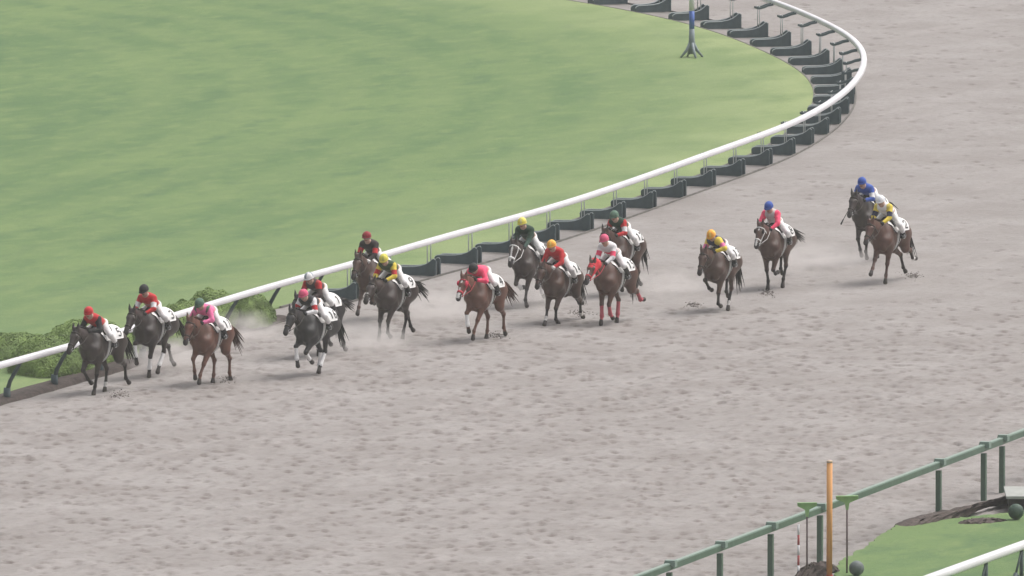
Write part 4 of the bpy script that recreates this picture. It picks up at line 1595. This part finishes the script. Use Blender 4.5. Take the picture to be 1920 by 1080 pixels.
def shrub(u, v, rx, ry, h, label, seed):
    c = at(u, v)
    root = thing('shrub', label, 'shrub', (c.x, c.y, TZ), 0, 'clipped shrubs inside the rail')
    r_ = np.random.default_rng(seed)
    n = 26000
    d_ = r_.normal(size=(n, 3))
    d_[:, 2] = np.abs(d_[:, 2])
    d_ /= np.linalg.norm(d_, axis=1)[:, None]
    lum = 1 + 0.05 * np.sin(d_[:, 0] * 5 + seed) * np.cos(d_[:, 1] * 6 + seed * 2) + 0.05 * np.sin(d_[:, 0] * 13) * np.sin(d_[:, 2] * 11 + seed)
    rad = lum * (1.06 - 0.22 * r_.random(n) ** 1.3)
    P = d_ * rad[:, None] * np.array([rx, ry, h])
    P[:, 2] += 0.02
    nrm = d_ / np.array([rx, ry, h])
    nrm /= np.linalg.norm(nrm, axis=1)[:, None]
    nrm += r_.normal(size=(n, 3)) * 0.32
    nrm /= np.linalg.norm(nrm, axis=1)[:, None]
    a = np.cross(nrm, r_.normal(size=(n, 3)))
    a /= np.linalg.norm(a, axis=1)[:, None]
    b_ = np.cross(nrm, a)
    s_ = r_.uniform(0.016, 0.03, n)[:, None]
    V = np.stack([P - a * s_, P + b_ * s_ * 0.55, P + a * s_, P - b_ * s_ * 0.55], 1).reshape(-1, 3)
    F = np.arange(4 * n).reshape(n, 4)
    cl = np.sin(P[:, 0] * 4 + seed) + np.sin(P[:, 1] * 3 + 2 * seed) + r_.normal(size=n) * 0.5
    mi = np.digitize(cl, [-0.6, 0.7])
    link('crown', mesh_np('crown', V, F, LEAFM, mi, smooth=False), root)['kind'] = 'stuff'
    m = MB()
    for k in range(7):
        q = r_.uniform(-1, 1, 2)
        m.tube([(q[0] * 0.12, q[1] * 0.12, -0.03), (q[0] * rx * 0.4, q[1] * ry * 0.4, h * 0.45), (q[0] * rx * 0.6, q[1] * ry * 0.6, h * 0.75)], [0.035, 0.022, 0.008], 6)
    m.build('trunk', TWIG, root, True)


SHR = [
    (92, 699, 0.95, 1.5, 0.74, 'broad rounded shrub below the rail at the left edge'),
    (165, 668, 1.15, 2.4, 0.78, 'clipped shrub behind the rail above the leading horse'),
    (30, 672, 0.95, 2.0, 0.50, 'low dark shrub behind the rail at the far left'),
    (300, 645, 0.75, 1.8, 0.66, 'small shrub between the rail and the number 3 horse'),
    (398, 612, 0.68, 2.0, 0.80, 'domed shrub above the rail behind the green capped jockey'),
    (345, 630, 0.60, 1.6, 0.74, 'round shrub showing between the second and third horses from the left'),
    (475, 607, 0.52, 1.6, 0.62, 'small low shrub under the rail left of the black horses'),
]
for k, a in enumerate(SHR):
    shrub(*a, seed=k + 3)


# ------------------------------------------------------------------ grass blades
def blades(name, n, xr, yr, seed, edge_only=False, poly=None):
    r_ = np.random.default_rng(seed)
    x = r_.uniform(*xr, n)
    y = r_.uniform(*yr, n)
    wd = dist_out(x, y, turf_edge)
    if poly is None:
        dens = np.exp(np.minimum(wd, 0) * 4.5)
        ok = (wd < -0.01) & (np.abs(x) < (y - CAM_Y) * 0.0305 + 1) & (r_.random(n) < dens)
    else:
        ok = poly(x, y)
    x, y, wd = x[ok], y[ok], wd[ok]
    n = len(x)
    h = r_.uniform(0.02, 0.05, n)
    w = r_.uniform(0.012, 0.03, n)
    a = r_.uniform(0, 2 * PI, n)
    dx, dy = np.cos(a) * w, np.sin(a) * w
    lx, ly = r_.normal(0, 0.025, n), r_.normal(0, 0.025, n)
    z = np.full(n, TZ + 0.015)
    if poly is None:
        z = TZ + 0.02 * np.clip(-wd, 0, 1) - 0.003
    V = np.stack([np.stack([x - dx, y - dy, z], 1), np.stack([x + dx, y + dy, z], 1), np.stack([x + lx, y + ly, z + h], 1)], 1).reshape(-1, 3)
    F = np.arange(3 * n).reshape(n, 3)
    ms = [mat('blade_a', (0.22, 0.29, 0.10), 0.8), mat('blade_b', (0.28, 0.35, 0.13), 0.8), mat('blade_c', (0.34, 0.39, 0.17), 0.8)]
    me = mesh_np(name, V, F, ms, r_.choice(3, n, p=[0.35, 0.4, 0.25]), smooth=False)
    return tag(link(name, me), 'short mown grass blades across the infield turf' if poly is None else 'short grass blades on the verge beyond the green fence', 'grass', kind='stuff')



# ------------------------------------------------------------------ furlong pole on the turf
c = at(1297, 112)
fp = thing('marker_pole', 'white and blue marker pole on splayed feet standing on the infield turf', 'pole', (c.x, c.y, TZ + 0.02))
GREYM = mat('pole_grey', (0.24, 0.28, 0.31), 0.5, var=0.1, scale=6)
BLUEM = mat('pole_blue', (0.10, 0.17, 0.48), 0.45)
m = MB()
m.tube([(0, 0, 0.1), (0, 0, 0.55), (0, 0, 0.83)], [0.11, 0.085, 0.075], 12)
m.build('stem', GREYM, fp, True)
for a, b_, mm in ((0.83, 1.34, BLUEM), (1.34, 2.1, WHITE), (2.1, 2.6, BLUEM), (2.6, 3.2, WHITE)):
    m = MB()
    m.tube([(0, 0, a), (0, 0, b_)], 0.078, 14)
    m.build('band', mm, fp, True)
for k in range(4):
    a = R(20 + 90 * k)
    m = MB()
    m.tube([(0.05 * math.cos(a), 0.05 * math.sin(a), 0.42), (0.16 * math.cos(a), 0.16 * math.sin(a), 0.2), (0.34 * math.cos(a), 0.34 * math.sin(a), 0.0)], [0.045, 0.045, 0.03], 8)
    m.build('foot', GREYM, fp, True)

# ------------------------------------------------------------------ green fence, lower right
GREENP = mat('fence_green', (0.085, 0.135, 0.10), 0.5, var=0.12, scale=5)
GREENT = mat('fence_cap', (0.22, 0.29, 0.25), 0.5, var=0.1, scale=8)
FZ = 1.18
fa, fb = at(1255, 1063, FZ), at(1879, 827, FZ)
fd = (fb - fa).normalized()
fn = Vector((fd.y, -fd.x, 0))
fence = thing('green_fence', 'green pipe fence with square posts along the outer edge of the sand', 'fence', (fa.x, fa.y, 0))
o = Vector((fa.x, fa.y, 0))
m = MB()
p0, p1 = fa - fd * 14 - o, fb + fd * 14 - o
rot = Matrix.Rotation(math.atan2(fd.y, fd.x), 3, 'Z')
Lr = (p1 - p0).length
m.box((p0 + p1) / 2, (Lr, 0.12, 0.12), 0, rot)
m.box((p0 + p1) / 2 + Vector((0, 0, 0.073)), (Lr, 0.105, 0.028), 1, rot)
m.build('top_rail', [GREENP, GREENT], fence)
posts_u = [(1255, 1063), (1347, 1027), (1442, 991), (1534, 956), (1761, 872), (1845, 840), (1879, 827), (1940, 803), (1165, 1098)]
b = MB()
b.box((0, 0, FZ / 2 - 0.09), (0.11, 0.11, FZ - 0.06))
PST = b.mesh('post', [GREENP])
b = MB()
b.box((0, 0, FZ + 0.015), (0.17, 0.24, 0.10))
b.box((0, 0, FZ + 0.08), (0.15, 0.22, 0.04))
CAPM = b.mesh('post_cap', [GREENT])
for u, v in posts_u:
    q = at(u, v, FZ)
    t = (q - fa).dot(fd)
    q = fa + fd * t
    mw = Matrix.Translation((q.x - o.x, q.y - o.y, 0)) @ rot.to_4x4()
    po = link('post', PST, fence, mw=mw)
    link('post_cap', CAPM, po, (0.0, -0.03, 0.045))
    if u == 1761:
        b = MB()
        b.box((0, 0, 0.86), (0.10, 0.10, 0.14))
        b.build('white_tape', WHITE, po)

# verge turf beyond the fence
px = [(1562, 1100), (1575, 1062), (1625, 1034), (1655, 1012), (1690, 990), (1750, 985), (1830, 978), (1930, 968), (2080, 930), (2300, 1180), (1500, 1300), (1545, 1130)]
vp = [at(u, v) for u, v in px]
fine = []
for a, b_ in zip(vp, vp[1:] + vp[:1]):
    for k in range(12):
        q = a.lerp(b_, k / 12)
        q += Vector((random.uniform(-0.05, 0.05), random.uniform(-0.12, 0.12), 0))
        fine.append((q.x, q.y, 0.125))
m = MB()
nn_ = len(fine)
m.add(fine + [(x, y, -0.1) for x, y, z in fine], [tuple(range(nn_ - 1, -1, -1))] + [(i, (i + 1) % nn_, nn_ + (i + 1) % nn_, nn_ + i) for i in range(nn_)])
vo = m.build('verge_turf', turf_material('verge_turf', False))
tag(vo, kind='structure')


def in_poly(x, y):
    ins = np.zeros(len(x), bool)
    n = len(vp)
    for i in range(n):
        a, b_ = vp[i], vp[(i + 1) % n]
        c_ = ((a.y > y) != (b_.y > y)) & (x < (b_.x - a.x) * (y - a.y) / (b_.y - a.y + 1e-9) + a.x)
        ins ^= c_
    return ins




# soil heap
def heap(name, label, cat, pts_uv, width, h, colm, seed):
    c = [at(u, v) for u, v in pts_uv]
    o_ = c[len(c) // 2]
    r_ = np.random.default_rng(seed)
    V, F = [], []
    segs = 30
    cross = 13
    for i in range(segs + 1):
        t = i / segs * (len(c) - 1)
        k = min(int(t), len(c) - 2)
        p_ = c[k].lerp(c[k + 1], t - k)
        taper = math.sin(PI * min(max((i + 0.4) / (segs + 0.8), 0), 1)) ** 0.45
        for j in range(cross):
            s_ = (j / (cross - 1) * 2 - 1)
            w = width * taper
            z = h * taper * (1 - s_ * s_) ** 0.8 * (0.85 + 0.3 * r_.random()) - (0.04 if abs(s_) == 1 else 0)
            V.append((p_.x - o_.x + s_ * w * 0.45 + r_.normal() * 0.02, p_.y - o_.y + s_ * w * 1.0 + r_.normal() * 0.05, z + 0.1))
    for i in range(segs):
        for j in range(cross - 1):
            a = i * cross + j
            F.append((a, a + 1, a + cross + 1, a + cross))
    ob = link(name, mesh_np(name, np.array(V), F, [colm]), None, (o_.x, o_.y, 0))
    return tag(ob, label, cat)


SOIL2 = mat('mulch', (0.085, 0.068, 0.062), 0.95, var=0.35, scale=6, bump=0.9, bscale=30)
heap('soil_heap', 'dark soil heap spread along the foot of the green fence', 'soil heap', [(1700, 986), (1770, 979), (1830, 968), (1885, 952), (1965, 915)], 2.3, 0.16, SOIL2, 2)
heap('soil_heap', 'small dark soil mound at the edge of the verge grass', 'soil heap', [(1800, 990), (1840, 989), (1885, 987)], 0.5, 0.10, SOIL2, 4)
heap('soil_heap', 'dark rounded mound beside the foot of the orange pole', 'soil heap', [(1500, 1092), (1530, 1088), (1562, 1086)], 0.8, 0.28, SOIL2, 5)

# concrete cover with green ball beside it
c = at(1912, 962)
cv_ = thing('drain_cover', 'flat pale slab on a dark box at the right edge behind the soil heap', 'drain cover', (c.x, c.y, 0.1))
m = MB()
m.box((0.25, 0.6, 0.12), (1.0, 1.6, 0.26))
m.build('box', mat('box_dark', (0.05, 0.05, 0.048), 0.8, var=0.2, scale=5), cv_)
m = MB()
m.box((0.25, 0.6, 0.285), (1.12, 1.9, 0.06))
m.build('slab', mat('slab', (0.34, 0.35, 0.33), 0.8, var=0.12, scale=5), cv_)


def ball(u, v, r, label, mm):
    c = at(u, v)
    m = MB()
    m.ball((0, 0, r), r, 20)
    o_ = m.build('ball', mm, None, True, (c.x, c.y, 0.13))
    tag(o_, label, 'ball')


ball(1905, 985, 0.175, 'dark green ball in front of the pale slab', mat('ball_green', (0.05, 0.085, 0.065), 0.6, var=0.2, scale=7, bump=0.4, bscale=20))
ball(1606, 1091, 0.165, 'grey ball on the grass right of the orange pole', mat('ball_grey', (0.13, 0.15, 0.15), 0.6, var=0.2, scale=7, bump=0.4, bscale=20))

# orange pole
c = at(1555, 1090)
op = thing('orange_pole', 'tall orange pole standing in front of the green fence', 'pole', (c.x, c.y, 0))
m = MB()
m.tube([(0, 0, 0.13), (0, 0, 2.56)], 0.064, 14)
m.build('shaft', mat('orange_paint', (0.66, 0.33, 0.125), 0.55, var=0.05, scale=4), op, True)
m = MB()
m.tube([(0, 0, 2.56), (0, 0, 2.60), (0, 0, 2.615)], [0.066, 0.066, 0.04], 14)
m.build('cap', mat('cap_pale', (0.55, 0.42, 0.32), 0.5), op, True)
m = MB()
m.tube([(0, 0, -0.1), (0, 0, 0.13)], 0.075, 14)
m.build('base_ring', mat('base_red', (0.45, 0.03, 0.05), 0.5), op, True)

# rakes standing head up
RAKEG = mat('rake_green', (0.26, 0.42, 0.19), 0.5, var=0.1, scale=6)
RAKEP = mat('rake_pole', (0.13, 0.095, 0.10), 0.6, var=0.1, scale=8)


def rake(u, v0, vtop, w, label, lean):
    c = at(u, v0)
    h = (v0 - vtop) / 86.5
    r_ = thing('rake', label, 'rake', (c.x, c.y, 0), R(8), 'rakes standing head up by the fence')
    m = MB()
    m.tube([(0, 0, -0.05), (lean, 0, h - 0.1)], 0.02, 8)
    m.build('handle', RAKEP, r_, True)
    m = MB()
    pr = [(-w / 2, h), (w / 2, h), (w / 2, h - 0.05), (0.05, h - 0.13), (0.025, h - 0.28), (-0.025, h - 0.28), (-0.05, h - 0.13), (-w / 2, h - 0.05)]
    m.prism([(x + lean, z) for x, z in reversed(pr)], -0.02, 0.02)
    m.box((lean, 0, h + 0.012), (w, 0.09, 0.022))
    m.build('head', RAKEG, r_)


rake(1513, 1092, 945, 0.42, 'green headed rake left of the orange pole', 0.0)
rake(1588, 1085, 932, 0.48, 'green headed rake right of the orange pole', 0.0)

# red and white stick
c = at(1497, 1094)
st_ = thing('striped_stick', 'thin red and white striped stick left of the rakes', 'stick', (c.x, c.y, 0))
SR = mat('stick_red', (0.42, 0.10, 0.10), 0.5)
for k in range(6):
    m = MB()
    m.tube([(0, 0, -0.05 + 0.22 * k), (0, 0, 0.17 + 0.22 * k)], 0.024, 8)
    m.build('band', WHITE if k % 2 else SR, st_, True)

# outer turf rail, bottom right corner
ra, rb = at(1745, 1084, 1.0), at(1935, 1016, 1.0)
rd = (rb - ra).normalized()
tr = thing('turf_rail', 'straight white rail on dark braced posts at the bottom right corner', 'running rail', (ra.x, ra.y, 0))
o = Vector((ra.x, ra.y, 0))
rn = np.array([rd.y, -rd.x])
pts_ = np.array([[(ra - rd * 20 - o).x, (ra - rd * 20 - o).y], [(rb + rd * 25 - o).x, (rb + rd * 25 - o).y]])
profile_sweep('top_rail', pts_, [rn, rn], 1.0, [(a * 1.2, b_ * 1.15) for a, b_ in prof], [WHITE], tr)
b = MB()
b.tube([(0, 0, -0.02), (0, 0, 0.94)], 0.045, 8)
TP = b.mesh('post', [POSTG], True)
b = MB()
b.tube([(0.0, -0.75, 0.0), (0.0, -0.38, 0.44)], 0.055, 8)
b.tube([(0.0, -0.38, 0.44), (0.0, -0.03, 0.88)], 0.026, 8)
b.tube([(0.0, -0.38, 0.44), (0.0, 0.0, 0.30)], 0.02, 6)
TB = b.mesh('brace', [POSTG], True)
rotz = Matrix.Rotation(math.atan2(rd.y, rd.x) - PI / 2, 4, 'Z')
t0 = (at(1916, 1023, 1.0) - ra).dot(rd)
for k in range(-4, 4):
    q = ra + rd * (t0 + k * 2.4) - o
    mw = Matrix.Translation((q.x, q.y, 0)) @ rotz
    po = link('post', TP, tr, mw=mw)
    link('brace', TB, po)

# ------------------------------------------------------------------ kicked sand, darkened to stand in for shadow smudges
def clods(u, v, w, label, seed, h=0.04, n=110):
    c = at(u, v)
    r_ = np.random.default_rng(seed)
    m = MB()
    for k in range(n):
        x, y = r_.normal(0, w * 0.5), r_.normal(0, 0.4)
        z = abs(r_.normal(0, h * 0.45)) * math.exp(-(x / w) ** 2 * 2)
        s_ = r_.uniform(0.006, 0.017)
        zz = max(z, s_ * 0.5) + sand_z(c.x + x, c.y + y)
        m.ball((x, y, zz), s_, 6, 0, (1.2, 1.1, 0.8))
    o_ = m.build('kicked_sand_shade', mat('shade_sand', (0.175, 0.152, 0.143), 0.95, var=0.25, scale=9), None, True, (c.x, c.y, 0))  # dark clod colour stands in for soft shadow at the hooves
    tag(o_, label, 'sand', kind='stuff')


for k, (u, v, w, lb) in enumerate([(222, 742, 0.28, 'kicked sand clods darkened for the soft shadow behind the leading horse'), (426, 713, 0.2, 'kicked sand clods darkened for the soft shadow at the chestnut horse hind foot'),
                                   (930, 631, 0.24, 'kicked sand clods darkened for the soft shadow behind the white nosed chestnut'), (1086, 587, 0.24, 'kicked sand clods darkened for the soft shadow behind the orange capped red jockey'),
                                   (1712, 517, 0.26, 'kicked sand clods darkened for the soft shadow behind the last horse'), (1440, 549, 0.2, 'kicked sand clods darkened for the soft shadow under the blinkered horse'),
                                   (1300, 572, 0.2, 'kicked sand clods darkened for the soft shadow beside the horse running alone')]):
    clods(u, v, w, lb, k + 50)

# ------------------------------------------------------------------ dust low behind the runners
def dust(u, v, sx, sy, sz, dens, label):
    c = at(u, v)
    m = MB()
    m.ball((0, 0, 0), 1.0, 16)
    me = m.mesh('dust', [], True)
    mt = bpy.data.materials.new('dust_air')
    mt.use_nodes = True
    t = mt.node_tree
    for n_ in list(t.nodes):
        if n_.type == 'BSDF_PRINCIPLED':
            t.nodes.remove(n_)
    pv = t.nodes.new('ShaderNodeVolumePrincipled')
    pv.inputs['Color'].default_value = (0.88, 0.84, 0.82, 1)
    tc = t.nodes.new('ShaderNodeTexCoord')
    gr = t.nodes.new('ShaderNodeTexGradient')
    gr.gradient_type = 'SPHERICAL'
    t.links.new(tc.outputs['Object'], gr.inputs[0])
    no = t.nodes.new('ShaderNodeTexNoise')
    no.inputs['Scale'].default_value = 2.2
    no.inputs['Detail'].default_value = 3
    t.links.new(tc.outputs['Object'], no.inputs['Vector'])
    mr = t.nodes.new('ShaderNodeMapRange')
    mr.inputs[1].default_value, mr.inputs[2].default_value = 0.35, 0.7
    t.links.new(no.outputs[0], mr.inputs[0])
    mu = t.nodes.new('ShaderNodeMath')
    mu.operation = 'MULTIPLY'
    t.links.new(gr.outputs[1], mu.inputs[0])
    t.links.new(mr.outputs[0], mu.inputs[1])
    m2 = t.nodes.new('ShaderNodeMath')
    m2.operation = 'MULTIPLY'
    m2.inputs[1].default_value = dens
    t.links.new(mu.outputs[0], m2.inputs[0])
    t.links.new(m2.outputs[0], pv.inputs['Density'])
    t.links.new(pv.outputs[0], t.nodes['Material Output'].inputs['Volume'])
    me.materials.append(mt)
    o_ = link('dust', me, None, (c.x, c.y, sz * 0.55))
    o_.scale = (sx, sy, sz)
    tag(o_, label, 'dust', kind='stuff')


for a in [(310, 690, 1.2, 2.6, 0.5, 2.0, 'pale dust hanging behind the number 3 horse'), (455, 640, 1.1, 2.6, 0.5, 1.3, 'pale dust over the kerb left of the black horses'),
          (680, 655, 1.3, 3.0, 0.45, 1.6, 'pale dust behind the number 16 horse'), (820, 600, 1.2, 3.2, 0.5, 1.4, 'pale dust behind the yellow capped jockey'),
          (1000, 570, 1.2, 2.5, 0.4, 1.0, 'pale dust behind the white nosed chestnut'), (1255, 550, 1.1, 2.5, 0.4, 1.0, 'pale dust behind the red hooded horse'),
          (1530, 503, 1.6, 3.2, 0.45, 1.3, 'pale dust low over the sand behind the blinkered horse')]:
    dust(*a)

# ------------------------------------------------------------------ haze
m = MB()
m.box((0, 0, 22.5), (1640, 1640, 47.6))
hz = bpy.data.materials.new('haze_air')
hz.use_nodes = True
t = hz.node_tree
for n_ in list(t.nodes):
    if n_.type == 'BSDF_PRINCIPLED':
        t.nodes.remove(n_)
pv = t.nodes.new('ShaderNodeVolumePrincipled')
pv.inputs['Color'].default_value = (0.93, 0.93, 0.96, 1)
pv.inputs['Density'].default_value = HAZE_DENSITY
pv.inputs['Anisotropy'].default_value = 0.0
t.links.new(pv.outputs[0], t.nodes['Material Output'].inputs['Volume'])
tag(m.build('haze', hz), 'thin grey haze in the air over the racecourse', 'haze', kind='stuff')
